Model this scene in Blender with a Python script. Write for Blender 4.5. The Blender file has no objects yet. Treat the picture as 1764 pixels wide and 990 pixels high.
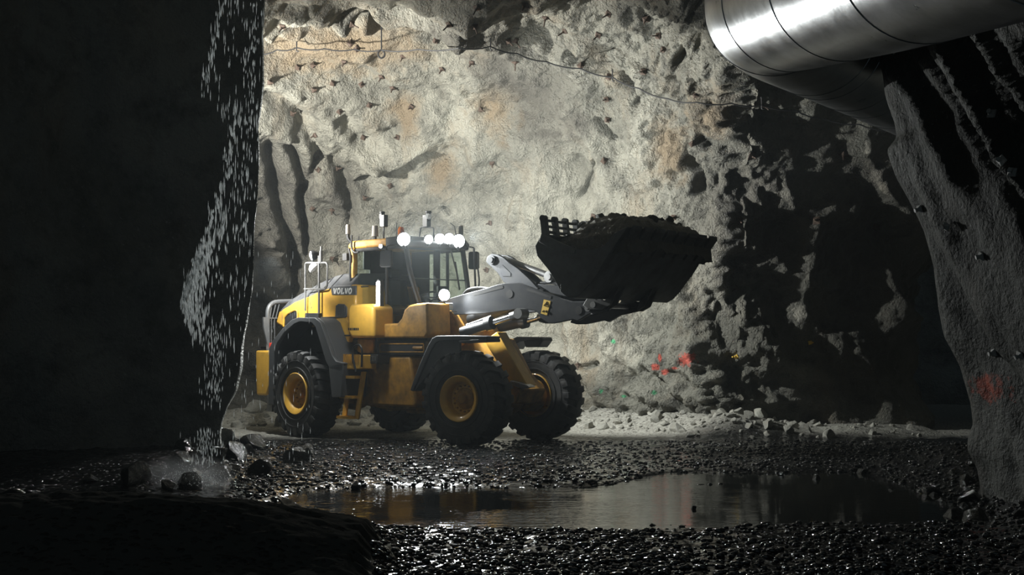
import bpy, bmesh, math, random
import numpy as np
from mathutils import Vector, Matrix, noise
from mathutils.bvhtree import BVHTree

random.seed(7)
scn = bpy.context.scene
COL = scn.collection

# ------------------------------------------------------------------ camera
FPX, PITCH, CAMH = 2450.0, math.radians(2.4098), 1.785
cd = bpy.data.cameras.new('camera')
cd.sensor_width = 36.0
cd.lens = FPX / 1764 * 36
cd.clip_end = 300
cam = bpy.data.objects.new('camera', cd)
cam.location = (0, 0, CAMH)
cam.rotation_euler = (math.pi / 2 + PITCH, 0, 0)
COL.objects.link(cam)
scn.camera = cam

# ------------------------------------------------------------------ world / exposure
w = bpy.data.worlds.new('world')
scn.world = w
w.use_nodes = True
bg = w.node_tree.nodes['Background']
bg.inputs['Color'].default_value = (0.62, 0.86, 1.0, 1)
bg.inputs['Strength'].default_value = 0.05
scn.view_settings.view_transform = 'Standard'
scn.view_settings.look = 'None'
scn.view_settings.gamma = 1
scn.view_settings.use_curve_mapping = False
scn.view_settings.exposure = 0.35
scn.cycles.use_denoising = True
scn.cycles.max_bounces = 6
scn.cycles.diffuse_bounces = 3
scn.cycles.glossy_bounces = 3
scn.cycles.transparent_max_bounces = 10
scn.cycles.sample_clamp_indirect = 4.0
scn.cycles.caustics_reflective = False
scn.cycles.caustics_refractive = False

# light strengths (W)
POW_ROOF_FRONT = 1500.0     # roof-front lamps turned to the side and the wall
POW_ROOF_FWD = 820.0       # roof-front lamps turned ahead
POW_ROOF_REAR = 60.0      # far / rear roof work lamps
POW_HOOD = 300.0
POW_HEAD = 36.0
POW_BAR = 34.0

# flood lamp standing in the left-hand drift, round the corner of the dark pillar
fl_ = bpy.data.lights.new('drift_flood', 'SPOT')
fl_.energy = 5600.0
fl_.color = (1.0, 0.985, 0.93)
fl_.spot_size = math.radians(88)
fl_.spot_blend = 0.35
fl_.shadow_soft_size = 0.18
flo = bpy.data.objects.new('drift_flood', fl_)
flo.location = (-7.6, 27.6, 5.3)
flo.rotation_euler = Vector((8.2, 6.0, 0.9)).to_track_quat('-Z', 'Y').to_euler()
COL.objects.link(flo)

fl2 = fl_.copy()  # second spot, added to brighten the dark top of the vault
fl2.energy = 1500.0
fl2.spot_size = math.radians(96)
fl2.spot_blend = 0.6
flo2 = bpy.data.objects.new('vault_fill', fl2)
flo2.location = (-7.6, 27.6, 5.5)
flo2.rotation_euler = Vector((6.5, 0.8, 4.6)).to_track_quat('-Z', 'Y').to_euler()
COL.objects.link(flo2)

# ------------------------------------------------------------------ geometry of the place
HX, HY = -1.832, 27.992                    # loader's steering hitch on the ground
YAW_R, YAW_F = math.radians(46.98), math.radians(34.54)   # rear and front frame headings
cp, sp = math.cos(PITCH), math.sin(PITCH)


def ray(px, py):
    a = (px - 882) / FPX
    b = (495 - py) / FPX
    return Vector((a, cp - b * sp, sp + b * cp))


def at(px, py, Y):
    d = ray(px, py)
    t = Y / d.y
    return Vector((d.x * t, Y, CAMH + d.z * t))


def frame(y):
    return Vector((math.cos(y), -math.sin(y), 0)), Vector((-math.sin(y), -math.cos(y), 0))


FR, NR = frame(YAW_R)
FF, NF = frame(YAW_F)
UP = Vector((0, 0, 1))
H0 = Vector((HX, HY, 0))


def TR(u, v, z):
    return FR * u + NR * v + UP * z


def TF(u, v, z):
    return FF * u + NF * v + UP * z


def _onv(px, py, F, N, v):
    d = ray(px, py)
    o = Vector((0, 0, CAMH)) - H0
    t = (v - o.dot(N)) / d.dot(N)
    p = o + d * t
    return (p.dot(F), p.z)


def rv(v, pts):
    return [_onv(x, y, FR, NR, v) for x, y in pts]


def fv(v, pts):
    return [_onv(x, y, FF, NF, v) for x, y in pts]


def ss(a, b, x):
    t = np.clip((x - a) / (b - a), 0, 1)
    return t * t * (3 - 2 * t)


# ------------------------------------------------------------------ materials
def new_mat(name):
    m = bpy.data.materials.new(name)
    m.use_nodes = True
    nt = m.node_tree
    return m, nt, nt.nodes['Principled BSDF']


def N(nt, kind, **kw):
    n = nt.nodes.new(kind)
    for k, v in kw.items():
        if k in n.inputs.keys():
            n.inputs[k].default_value = v
        else:
            setattr(n, k, v)
    return n


def coords(nt):
    return N(nt, 'ShaderNodeTexCoord').outputs['Object']


def noise_tex(nt, vec, scale, detail=4, rough=0.55):
    n = N(nt, 'ShaderNodeTexNoise')
    n.inputs['Scale'].default_value = scale
    n.inputs['Detail'].default_value = detail
    n.inputs['Roughness'].default_value = rough
    nt.links.new(vec, n.inputs['Vector'])
    return n.outputs['Fac']


def ramp(nt, fac, stops):
    r = N(nt, 'ShaderNodeValToRGB')
    e = r.color_ramp.elements
    while len(e) < len(stops):
        e.new(0.5)
    for k, (p, c) in enumerate(stops):
        e[k].position = p
        e[k].color = (*c, 1) if len(c) == 3 else c
    nt.links.new(fac, r.inputs['Fac'])
    return r.outputs['Color']


def mix(nt, fac, a, b):
    m = N(nt, 'ShaderNodeMix', data_type='RGBA')
    for sock, v in ((m.inputs[0], fac), (m.inputs[6], a), (m.inputs[7], b)):
        if isinstance(v, (int, float)):
            sock.default_value = v
        elif isinstance(v, tuple):
            sock.default_value = (*v, 1)
        else:
            nt.links.new(v, sock)
    return m.outputs[2]


def mathn(nt, op, a, b=None):
    m = N(nt, 'ShaderNodeMath', operation=op)
    for sock, v in ((m.inputs[0], a), (m.inputs[1], b)):
        if v is None:
            continue
        if isinstance(v, (int, float)):
            sock.default_value = v
        else:
            nt.links.new(v, sock)
    return m.outputs[0]


def bump(nt, height, strength, dist, bsdf, normal=None):
    b = N(nt, 'ShaderNodeBump')
    b.inputs['Strength'].default_value = strength
    b.inputs['Distance'].default_value = dist
    nt.links.new(height, b.inputs['Height'])
    if normal is not None:
        nt.links.new(normal, b.inputs['Normal'])
    nt.links.new(b.outputs['Normal'], bsdf.inputs['Normal'])
    return b.outputs['Normal']


def paint(name, col, rough=0.45, dirt=0.35, dirtcol=(0.03, 0.025, 0.018), metallic=0.0, scale=3.0, coat=0.0):
    m, nt, b = new_mat(name)
    v = coords(nt)
    f = ramp(nt, noise_tex(nt, v, scale, 6, 0.65), [(0.38, (0, 0, 0)), (0.72, (1, 1, 1))])
    f2 = mathn(nt, 'MULTIPLY', f, dirt)
    nt.links.new(mix(nt, f2, col, dirtcol), b.inputs['Base Color'])
    r = mathn(nt, 'ADD', mathn(nt, 'MULTIPLY', f, 0.2), rough)
    nt.links.new(r, b.inputs['Roughness'])
    b.inputs['Metallic'].default_value = metallic
    b.inputs['Coat Weight'].default_value = coat
    bump(nt, noise_tex(nt, v, 60, 3), 0.08, 0.01, b)
    return m


def emit(name, col, strength):
    m = bpy.data.materials.new(name)
    m.use_nodes = True
    nt = m.node_tree
    nt.nodes.clear()
    e = N(nt, 'ShaderNodeEmission')
    e.inputs['Color'].default_value = (*col, 1)
    e.inputs['Strength'].default_value = strength
    o = N(nt, 'ShaderNodeOutputMaterial')
    nt.links.new(e.outputs[0], o.inputs['Surface'])
    return m


M = {}
M['yellow'] = paint('yellow_paint', (0.78, 0.44, 0.06), 0.38, 0.35, (0.16, 0.09, 0.03), coat=0.2)
M['yellow_dirty'] = paint('dirty_yellow_paint', (0.55, 0.28, 0.04), 0.5, 0.75, (0.06, 0.04, 0.02), scale=4)
M['grey'] = paint('dark_grey_paint', (0.06, 0.064, 0.072), 0.42, 0.4, (0.14, 0.135, 0.12), scale=5)
M['boom'] = paint('boom_grey_paint', (0.024, 0.026, 0.031), 0.5, 0.5, (0.05, 0.05, 0.048), scale=7)
M['black'] = paint('black_plastic', (0.02, 0.021, 0.023), 0.45, 0.3, (0.05, 0.045, 0.04))
M['fender'] = paint('fender_plastic', (0.07, 0.074, 0.08), 0.5, 0.4, (0.07, 0.065, 0.055))
M['rubber'] = paint('tyre_rubber', (0.022, 0.022, 0.023), 0.6, 0.6, (0.075, 0.07, 0.06), scale=6)
M['boom'].node_tree.nodes['Principled BSDF'].inputs['Specular IOR Level'].default_value = 0.22
M['bucket'] = paint('bucket_steel', (0.115, 0.12, 0.118), 0.6, 0.6, (0.06, 0.05, 0.038), scale=3)
M['steel'] = paint('worn_steel', (0.35, 0.35, 0.35), 0.35, 0.4, (0.08, 0.075, 0.07), metallic=0.9, scale=8)
M['chrome'] = paint('chrome_rod', (0.75, 0.76, 0.78), 0.12, 0.1, (0.2, 0.2, 0.2), metallic=1.0)
M['rail'] = paint('pale_grey_rail', (0.11, 0.112, 0.115), 0.4, 0.3, (0.15, 0.15, 0.14))
M['tan'] = paint('tan_plastic', (0.30, 0.28, 0.25), 0.6, 0.3, (0.1, 0.09, 0.08))
M['white_letter'] = paint('white_lettering', (0.8, 0.8, 0.78), 0.5, 0.1, (0.4, 0.4, 0.4))
M['decal'] = paint('yellow_decal', (0.85, 0.55, 0.08), 0.5, 0.15, (0.3, 0.2, 0.1))
M['ink'] = paint('black_ink', (0.015, 0.015, 0.015), 0.6, 0.0)
M['white'] = paint('white_plastic', (0.75, 0.77, 0.78), 0.4, 0.2, (0.4, 0.4, 0.4))
M['red'] = paint('red_reflector', (0.6, 0.04, 0.02), 0.3, 0.1)
M['rust'] = paint('rusty_plate', (0.055, 0.034, 0.022), 0.75, 0.7, (0.025, 0.017, 0.012), scale=20)
M['refl'] = paint('pale_plate', (0.6, 0.6, 0.58), 0.45, 0.3, (0.2, 0.18, 0.16), scale=20)
M['cable'] = paint('black_cable', (0.015, 0.015, 0.016), 0.5, 0.0)
M['mirror'] = paint('mirror_glass', (0.5, 0.5, 0.5), 0.05, 0.0, metallic=1.0)
M['lens'] = emit('lit_lamp_lens', (0.97, 1.0, 1.0), 40)
M['lens_small'] = emit('lit_small_lens', (0.97, 1.0, 1.0), 12)
M['bar'] = emit('lit_light_bar', (1.0, 0.985, 0.95), 22)

m, nt, b = new_mat('amber_dome')
b.inputs['Base Color'].default_value = (0.8, 0.2, 0.02, 1)
b.inputs['Roughness'].default_value = 0.15
b.inputs['Transmission Weight'].default_value = 0.4
M['amber'] = m

m = bpy.data.materials.new('cab_glass')
m.use_nodes = True
nt = m.node_tree
nt.nodes.clear()
tr = N(nt, 'ShaderNodeBsdfTransparent')
tr.inputs['Color'].default_value = (0.90, 0.94, 0.92, 1)
gl = N(nt, 'ShaderNodeBsdfGlossy')
gl.inputs['Roughness'].default_value = 0.03
mx = N(nt, 'ShaderNodeMixShader')
o = N(nt, 'ShaderNodeOutputMaterial')
mx.inputs[0].default_value = 0.05
nt.links.new(tr.outputs[0], mx.inputs[1])
nt.links.new(gl.outputs[0], mx.inputs[2])
nt.links.new(mx.outputs[0], o.inputs['Surface'])
M['glass'] = m

# galvanised duct
m, nt, b = new_mat('galvanised_steel')
v = coords(nt)
f = noise_tex(nt, v, 2.5, 6, 0.7)
nt.links.new(ramp(nt, f, [(0.3, (0.30, 0.31, 0.32)), (0.75, (0.55, 0.56, 0.57))]), b.inputs['Base Color'])
b.inputs['Metallic'].default_value = 0.95
nt.links.new(mathn(nt, 'ADD', mathn(nt, 'MULTIPLY', f, 0.22), 0.2), b.inputs['Roughness'])
bump(nt, noise_tex(nt, v, 5, 3), 0.15, 0.02, b)
M['galv'] = m


# rock: grey sprayed concrete with rust stains, dark damp patches and pale lime
def rock_mat(name, base, dark, tint, grain=0.5, paints=(), wet=0.0, tintamt=0.5):
    m, nt, b = new_mat(name)
    v = coords(nt)
    big = noise_tex(nt, v, 0.35, 5, 0.6)
    midn = noise_tex(nt, v, 1.6, 7, 0.7)
    fine = noise_tex(nt, v, 14, 5, 0.65)
    c = ramp(nt, big, [(0.30, dark), (0.52, base), (0.75, tuple(min(1, x * 1.25) for x in base))])
    st = N(nt, 'ShaderNodeMapping')
    st.inputs['Scale'].default_value = (1.3, 1.3, 0.22)
    st.inputs['Location'].default_value = (3.1, 7.7, 2.0)
    nt.links.new(v, st.inputs['Vector'])
    streak = noise_tex(nt, st.outputs[0], 0.9, 5, 0.65)
    c = mix(nt, mathn(nt, 'MULTIPLY', ramp(nt, streak, [(0.52, (0, 0, 0)), (0.72, (1, 1, 1))]), tintamt), c, tint)
    c = mix(nt, mathn(nt, 'MULTIPLY', ramp(nt, midn, [(0.46, (0, 0, 0)), (0.66, (1, 1, 1))]), 0.65), c, tuple(x * 0.5 for x in dark))
    lime = ramp(nt, fine, [(0.62, (0, 0, 0)), (0.74, (1, 1, 1))])
    c = mix(nt, mathn(nt, 'MULTIPLY', lime, 0.35), c, (0.6, 0.6, 0.56))
    for (p, rad, col, stretch, *soft) in paints:
        d = N(nt, 'ShaderNodeVectorMath', operation='SUBTRACT')
        nt.links.new(v, d.inputs[0])
        d.inputs[1].default_value = p
        sc = N(nt, 'ShaderNodeVectorMath', operation='MULTIPLY')
        nt.links.new(d.outputs[0], sc.inputs[0])
        sc.inputs[1].default_value = stretch
        ln = N(nt, 'ShaderNodeVectorMath', operation='LENGTH')
        nt.links.new(sc.outputs[0], ln.inputs[0])
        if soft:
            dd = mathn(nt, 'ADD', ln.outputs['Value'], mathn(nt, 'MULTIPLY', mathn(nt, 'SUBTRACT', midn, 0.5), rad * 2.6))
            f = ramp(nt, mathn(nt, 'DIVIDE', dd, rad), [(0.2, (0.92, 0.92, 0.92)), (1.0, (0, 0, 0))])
        else:
            dd = mathn(nt, 'ADD', ln.outputs['Value'], mathn(nt, 'MULTIPLY', mathn(nt, 'SUBTRACT', noise_tex(nt, v, 8, 5, 0.7), 0.5), rad * 2.8))
            f = ramp(nt, mathn(nt, 'DIVIDE', dd, rad), [(0.55, (0.8, 0.8, 0.8)), (1.05, (0, 0, 0))])
        c = mix(nt, f, c, col)
    nt.links.new(c, b.inputs['Base Color'])
    nt.links.new(mathn(nt, 'SUBTRACT', 0.75 - wet, mathn(nt, 'MULTIPLY', big, 0.25)), b.inputs['Roughness'])
    hsum = mathn(nt, 'ADD', mathn(nt, 'MULTIPLY', noise_tex(nt, v, 5.0, 6, 0.65), 1.0),
                 mathn(nt, 'MULTIPLY', noise_tex(nt, v, 22, 4, 0.6), 0.35))
    bump(nt, hsum, grain, 0.22, b)
    return m


def plane_wall_y(px, py, Y):
    p = at(px, py, Y)
    return (p.x, p.y, p.z)


ORANGE, GREEN = (0.75, 0.10, 0.06), (0.03, 0.35, 0.14)
W_PAINTS = []   # filled once the wall stands (spray marks, stains and painted shade lie on its surface)


# ------------------------------------------------------------------ mesh helper
class MB:
    def __init__(self):
        self.v, self.f = [], []

    def add(self, vs, fs):
        k = len(self.v)
        self.v += [tuple(x) for x in vs]
        self.f += [tuple(k + i for i in f) for f in fs]
        return self

    def prism(self, T, prof, v0, v1):
        n = len(prof)
        vs = [T(u, v0, z) for u, z in prof] + [T(u, v1, z) for u, z in prof]
        fs = [tuple(range(n))[::-1], tuple(range(n, 2 * n))]
        fs += [(i, (i + 1) % n, n + (i + 1) % n, n + i) for i in range(n)]
        return self.add(vs, fs)

    def band(self, T, outer, inner, v0, v1):
        n = len(outer)
        vs = []
        for v in (v0, v1):
            vs += [T(u, v, z) for u, z in outer] + [T(u, v, z) for u, z in inner]
        fs = []
        for i in range(n - 1):
            a, b_, c, d = i, i + 1, n + i + 1, n + i
            fs += [(a, b_, c, d), (2 * n + d, 2 * n + c, 2 * n + b_, 2 * n + a)]
            fs += [(a, 2 * n + a, 2 * n + b_, b_), (d, c, 2 * n + c, 2 * n + d)]
        fs += [(0, n, 3 * n, 2 * n), (n - 1, 3 * n - 1, 4 * n - 1, 2 * n - 1)]
        return self.add(vs, fs)

    def box(self, T, u0, u1, v0, v1, z0, z1):
        return self.prism(T, [(u0, z0), (u1, z0), (u1, z1), (u0, z1)], v0, v1)

    def cyl(self, p0, p1, r0, r1=None, n=20):
        p0, p1 = Vector(p0), Vector(p1)
        r1 = r0 if r1 is None else r1
        d = (p1 - p0).normalized()
        a = d.orthogonal().normalized()
        c = d.cross(a)
        vs = []
        for p, r in ((p0, r0), (p1, r1)):
            vs += [p + (a * math.cos(2 * math.pi * i / n) + c * math.sin(2 * math.pi * i / n)) * r for i in range(n)]
        fs = [(i, (i + 1) % n, n + (i + 1) % n, n + i) for i in range(n)]
        fs += [tuple(range(n))[::-1], tuple(range(n, 2 * n))]
        return self.add(vs, fs)

    def tube(self, pts, r, n=8, closed=False):
        pts = [Vector(p) for p in pts]
        k = len(pts)
        vs = []
        prev = None
        for i, p in enumerate(pts):
            if closed:
                d = pts[(i + 1) % k] - pts[i - 1]
            else:
                d = pts[min(i + 1, k - 1)] - pts[max(i - 1, 0)]
            d.normalize()
            if prev is None:
                a = d.orthogonal().normalized()
            else:
                a = (prev - d * prev.dot(d)).normalized()
            prev = a
            c = d.cross(a)
            rr = r[i] if isinstance(r, (list, tuple)) else r
            vs += [p + (a * math.cos(2 * math.pi * j / n) + c * math.sin(2 * math.pi * j / n)) * rr for j in range(n)]
        fs = []
        for i in range(k if closed else k - 1):
            i2 = (i + 1) % k
            fs += [(i * n + j, i * n + (j + 1) % n, i2 * n + (j + 1) % n, i2 * n + j) for j in range(n)]
        if not closed:
            fs += [tuple(range(n))[::-1], tuple(range((k - 1) * n, k * n))]
        return self.add(vs, fs)

    def lathe(self, c, axis, prof, n=48):
        c, axis = Vector(c), Vector(axis).normalized()
        a = axis.orthogonal().normalized()
        e = axis.cross(a)
        k = len(prof)
        vs = []
        for r, h in prof:
            for i in range(n):
                t = 2 * math.pi * i / n
                vs.append(c + axis * h + (a * math.cos(t) + e * math.sin(t)) * max(r, 1e-4))
        fs = []
        for j in range(k - 1):
            fs += [(j * n + i, j * n + (i + 1) % n, (j + 1) * n + (i + 1) % n, (j + 1) * n + i) for i in range(n)]
        return self.add(vs, fs)

    def build(self, name, mat, parent=None, bevel=0.0, smooth=35, seg=2):
        me = bpy.data.meshes.new(name)
        me.from_pydata(self.v, [], self.f)
        bm = bmesh.new()
        bm.from_mesh(me)
        bmesh.ops.recalc_face_normals(bm, faces=bm.faces)
        bm.to_mesh(me)
        bm.free()
        me.materials.append(mat)
        if smooth:
            me.polygons.foreach_set('use_smooth', [True] * len(me.polygons))
            me.set_sharp_from_angle(angle=math.radians(smooth))
        ob = bpy.data.objects.new(name, me)
        COL.objects.link(ob)
        if parent is not None:
            ob.parent = parent
        if bevel:
            bv = ob.modifiers.new('edge', 'BEVEL')
            bv.width = bevel
            bv.segments = seg
            bv.limit_method = 'ANGLE'
            bv.angle_limit = math.radians(40)
            bv.harden_normals = False
        return ob


def tag(o, label=None, cat=None, group=None, kind=None):
    if label:
        o['label'] = label
    if cat:
        o['category'] = cat
    if group:
        o['group'] = group
    if kind:
        o['kind'] = kind
    return o


def empty(name, loc=(0, 0, 0)):
    o = bpy.data.objects.new(name, None)
    o.empty_display_size = 0.3
    o.location = loc
    COL.objects.link(o)
    return o


def arc(p0, p1, p2, n=6):
    p0, p1, p2 = Vector(p0), Vector(p1), Vector(p2)
    return [p0 * (1 - t) ** 2 + p1 * 2 * t * (1 - t) + p2 * t * t for t in [i / n for i in range(n + 1)]]


def bent(pts, r=0.06, n=5):
    """polyline with rounded corners"""
    pts = [Vector(p) for p in pts]
    out = [pts[0]]
    for i in range(1, len(pts) - 1):
        a, b_, c = pts[i - 1], pts[i], pts[i + 1]
        ra = min(r, (a - b_).length * 0.45)
        rc = min(r, (c - b_).length * 0.45)
        out += arc(b_ + (a - b_).normalized() * ra, b_, b_ + (c - b_).normalized() * rc, n)
    out.append(pts[-1])
    return out


# ------------------------------------------------------------------ cave: back wall and vault
def fbm(x, y, z, oct=4, gain=0.5):
    a, s, f = 1.0, 0.0, 1.0
    for _ in range(oct):
        s += a * noise.noise((x * f, y * f, z * f))
        a *= gain
        f *= 2.03
    return s


def polydist(PX, PY, line):
    """distance to a polyline, side (positive = right of travel, picture y down) and position along it"""
    best = np.full(PX.shape, 1e9)
    side = np.zeros(PX.shape)
    along = np.zeros(PX.shape)
    L = len(line) - 1
    for i in range(L):
        (x0, y0), (x1, y1) = line[i], line[i + 1]
        dx, dy = x1 - x0, y1 - y0
        t = np.clip(((PX - x0) * dx + (PY - y0) * dy) / (dx * dx + dy * dy), 0, 1)
        qx, qy = PX - (x0 + t * dx), PY - (y0 + t * dy)
        d = np.hypot(qx, qy)
        k = d < best
        best = np.where(k, d, best)
        side = np.where(k, np.sign(dx * qy - dy * qx), side)
        along = np.where(k, (i + t) / L, along)
    return best, side, along


PLAN = [(-14.5, 25.0), (-11.5, 30.0), (-8.9, 33.0), (-6.6, 34.4), (-4.0, 35.4), (-1.6, 35.3), (0.6, 34.0), (2.4, 32.2),
        (4.1, 30.3), (4.75, 30.38), (5.6, 30.55), (7.0, 30.8), (8.4, 31.1), (9.0, 32.3), (9.5, 36.0), (9.9, 41.0), (10.2, 52.0)]
PROFZ = [(-0.4, 0.0), (0.0, 0.0), (3.0, 0.1), (4.8, 0.5), (6.2, 1.3), (7.3, 2.4), (8.0, 3.7), (8.45, 5.2), (8.75, 7.2), (9.0, 9.6), (9.3, 13.0), (9.4, 19.0), (9.4, 25.0)]


def resample(pts, n, dim=2, dens=None):
    P = np.array(pts, float)
    # smooth with Catmull-Rom
    Q = []
    for i in range(len(P) - 1):
        p0, p1, p2, p3 = P[max(i - 1, 0)], P[i], P[i + 1], P[min(i + 2, len(P) - 1)]
        for t in np.linspace(0, 1, 24, endpoint=False):
            Q.append(0.5 * ((2 * p1) + (p2 - p0) * t + (2 * p0 - 5 * p1 + 4 * p2 - p3) * t * t + (3 * p1 - p0 - 3 * p2 + p3) * t ** 3))
    Q.append(P[-1])
    Q = np.array(Q)
    s = np.concatenate([[0], np.cumsum(np.linalg.norm(np.diff(Q, axis=0), axis=1) * (1 if dens is None else dens(0.5 * (Q[1:] + Q[:-1]))))])
    g = np.linspace(0, s[-1], n)
    return np.stack([np.interp(g, s, Q[:, k]) for k in range(Q.shape[1])], 1)


NS, NT = 640, 340
plan = resample(PLAN, NS, dens=lambda q: np.where(q[:, 1] > 36, 0.3, 1.0) * np.where(q[:, 0] < -8, 0.35, 1.0) * np.where((q[:, 0] > 1.0) & (q[:, 0] < 5.5), 1.6, 1.0))
prof = resample(PROFZ, NT, dens=lambda q: np.where(q[:, 1] > 7, 0.25, 1.0))
PXY = plan[:, None, :]
Zg = np.broadcast_to(prof[None, :, 0], (NS, NT)).copy()
Xg = np.broadcast_to(PXY[..., 0], (NS, NT)).copy()
Yg = PXY[..., 1] - prof[None, :, 1]
# let the vault dip lower over the right-hand drift
G = np.stack([Xg, Yg, Zg], -1)


def grid_normals(G):
    du = np.gradient(G, axis=0)
    dv = np.gradient(G, axis=1)
    n = np.cross(du, dv)
    n /= np.linalg.norm(n, axis=-1, keepdims=True) + 1e-9
    return n


NG = grid_normals(G)
# orientation: towards the chamber
cvec = np.array([0.0, 20.0, 3.0]) - G
flip = np.sign(np.sum(NG * cvec, -1))[..., None]
NG = NG * np.sign(np.mean(flip))


def project(G):
    x, y, z = G[..., 0], G[..., 1], G[..., 2] - CAMH
    d = y * cp + z * sp
    v = z * cp - y * sp
    return 882 + FPX * x / d, 495 - FPX * v / d


PX, PY = project(G)


def field(fn):
    out = np.empty((NS, NT))
    for i in range(NS):
        for j in range(NT):
            out[i, j] = fn(G[i, j, 0], G[i, j, 1], G[i, j, 2])
    return out


big = field(lambda x, y, z: noise.noise((x * 0.28 + 5, y * 0.28, z * 0.33 + 9)))
med = field(lambda x, y, z: fbm(x * 0.85, y * 0.85 + 3, z * 0.95, 4, 0.5))
rid = field(lambda x, y, z: 1 - abs(noise.noise((x * 1.0 + 20, y * 1.0, z * 0.55 + z * 0.3 + x * 0.35))) * 2)
fin = field(lambda x, y, z: fbm(x * 4.2, y * 4.2, z * 4.2 + 30, 3, 0.55))
dis = 0.55 * big + 0.30 * med + 0.08 * rid + 0.05 * fin
# rougher, coarser concrete towards the right corner, broken rock low on the left and at the foot
qf = field(lambda x, y, z: 1 - 2.4 * abs(noise.noise(((x * 0.5 + z * 0.86) * 0.85 + 0.35 * noise.noise((x * .6, z * .6, 5.0)), (x * 0.86 - z * 0.5) * 0.22 + 3, y * 0.3))))
qr = field(lambda x, y, z: 1 - 2.4 * abs(noise.noise(((x * 0.85 + z * 0.45) * 0.75 + 0.4 * noise.noise((x * .7, z * .7, 15.0)), (z * 0.85 - x * 0.45) * 0.25 + 8, y * 0.3))))
upl = ss(1000, 800, PX + 0.4 * PY)
dis += 0.40 * upl * qf + 0.30 * (1 - upl) * qr
rough_right = ss(1020, 1150, PX) * ss(1400, 1240, PX)
dis += rough_right * (0.09 * fin + 0.10 * med)
butt = ss(515, 470, PX + 0.12 * (PY - 500)) * ss(330, 420, PY)
dis += butt * (0.30 + 0.34 * med + 0.20 * rid + 0.10 * fin)
foot = ss(600, 690, PY) * ss(960, 1010, PX) * ss(1330, 1240, PX)
dis += foot * (0.16 * med + 0.10 * fin + 0.10)


def groove(line, width, depth, fade=True):
    d, s, a = polydist(PX, PY, line)
    wob = 1 + 0.5 * med
    k = np.exp(-(d / (width * wob)) ** 2)
    if fade:
        k *= ss(-0.02, 0.15, a) * ss(1.02, 0.85, a) + 0.0
    return -1.7 * depth * k


def step(line, hgt, reach, sharp=3.0, sgn=1):
    """surface proud on one side of a line, fading with distance"""
    d, s, a = polydist(PX, PY, line)
    sd = d * s * sgn
    return hgt * ss(-sharp, sharp, sd) * np.exp(-np.maximum(sd, 0) / reach) * np.where(sd > -sharp, 1, 0) * ss(0, 0.12, a) * ss(1, 0.88, a)


dis += groove([(452, 215), (468, 290), (480, 350), (498, 410), (508, 480), (500, 540)], 12, 0.32)
dis += groove([(488, 235), (508, 262), (519, 300), (521, 345), (526, 396), (530, 450)], 8, 0.34)
dis += groove([(546, 255), (540, 285), (535, 312), (521, 342)], 6, 0.22)
dis += groove([(440, 150), (500, 178), (530, 215), (545, 250), (560, 290)], 9, 0.16)
dis += groove([(560, 255), (590, 300), (604, 345), (606, 405)], 10, 0.22)
dis += groove([(480, 130), (560, 190), (620, 250), (660, 280)], 16, -0.18)
dis += -1.25 * step([(600, 316), (622, 300), (640, 290), (662, 279), (700, 264), (722, 248), (737, 243), (752, 249), (775, 262), (795, 288)], 0.34, 70, 3.0)
dis += groove([(770, 345), (782, 350), (790, 360)], 3, 0.12)
dis += groove([(1066, 122), (1084, 148), (1099, 160), (1101, 172), (1092, 182)], 5, 0.30)
dis += groove([(1030, 195), (1043, 218), (1056, 240), (1064, 231)], 4, 0.26)
dis += groove([(1024, 268), (1010, 296), (998, 325), (984, 347)], 3.2, 0.24)
dis += groove([(1188, 225), (1182, 262), (1200, 300), (1205, 340)], 9, 0.22)
dis += groove([(1085, 545), (1110, 585), (1130, 612)], 5, 0.22)
dis += groove([(1000, 640), (1030, 632), (1050, 622)], 6, 0.2)
dis += groove([(1140, 640), (1170, 680), (1195, 705)], 7, 0.2)
# overhanging slabs and pockets of the vault
dis += groove([(448, 52), (540, 40), (632, 20), (662, 36), (730, 31), (842, 42), (905, 64), (982, 100), (1054, 112), (1120, 118), (1215, 102)], 9, -0.12)
dis += groove([(448, 66), (540, 58), (632, 36), (662, 52), (730, 46), (842, 56), (905, 80), (982, 116), (1054, 128)], 8, 0.26)
dis += groove([(450, 100), (540, 76), (600, 80), (660, 70), (760, 72), (850, 80)], 14, 0.22)
dis += groove([(560, 18), (620, 22), (680, 20), (780, 12), (860, 22)], 7, 0.25)
dis += groove([(905, 45), (940, 62), (955, 85)], 8, 0.22)
dis += groove([(975, 75), (995, 85), (1003, 95)], 6, 0.25)
dis += groove([(1130, 60), (1185, 55), (1215, 58)], 9, 0.3)
dis += groove([(1165, 110), (1180, 90), (1188, 78)], 9, 0.3)
# ledge at the foot of the right-hand face
dis += step([(1400, 690), (1330, 694), (1285, 688), (1230, 690), (1185, 704)], 0.28, 40, 3.0, 1) * 0.8
G2 = G + NG * dis[..., None]


def grid_mesh(name, Gp, mat, flip=False):
    ns, ntt = Gp.shape[:2]
    idx = np.arange(ns * ntt).reshape(ns, ntt)
    q = np.stack([idx[:-1, :-1], idx[1:, :-1], idx[1:, 1:], idx[:-1, 1:]], -1).reshape(-1, 4)
    if flip:
        q = q[:, ::-1]
    me = bpy.data.meshes.new(name)
    me.vertices.add(ns * ntt)
    me.vertices.foreach_set('co', Gp.reshape(-1))
    me.loops.add(q.size)
    me.loops.foreach_set('vertex_index', q.reshape(-1).astype(np.int32))
    me.polygons.add(len(q))
    me.polygons.foreach_set('loop_start', np.arange(0, q.size, 4, dtype=np.int32))
    me.polygons.foreach_set('loop_total', np.full(len(q), 4, dtype=np.int32))
    me.polygons.foreach_set('use_smooth', np.ones(len(q), dtype=bool))
    me.update()
    me.validate()
    me.materials.append(mat)
    ob = bpy.data.objects.new(name, me)
    COL.objects.link(ob)
    return ob


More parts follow.
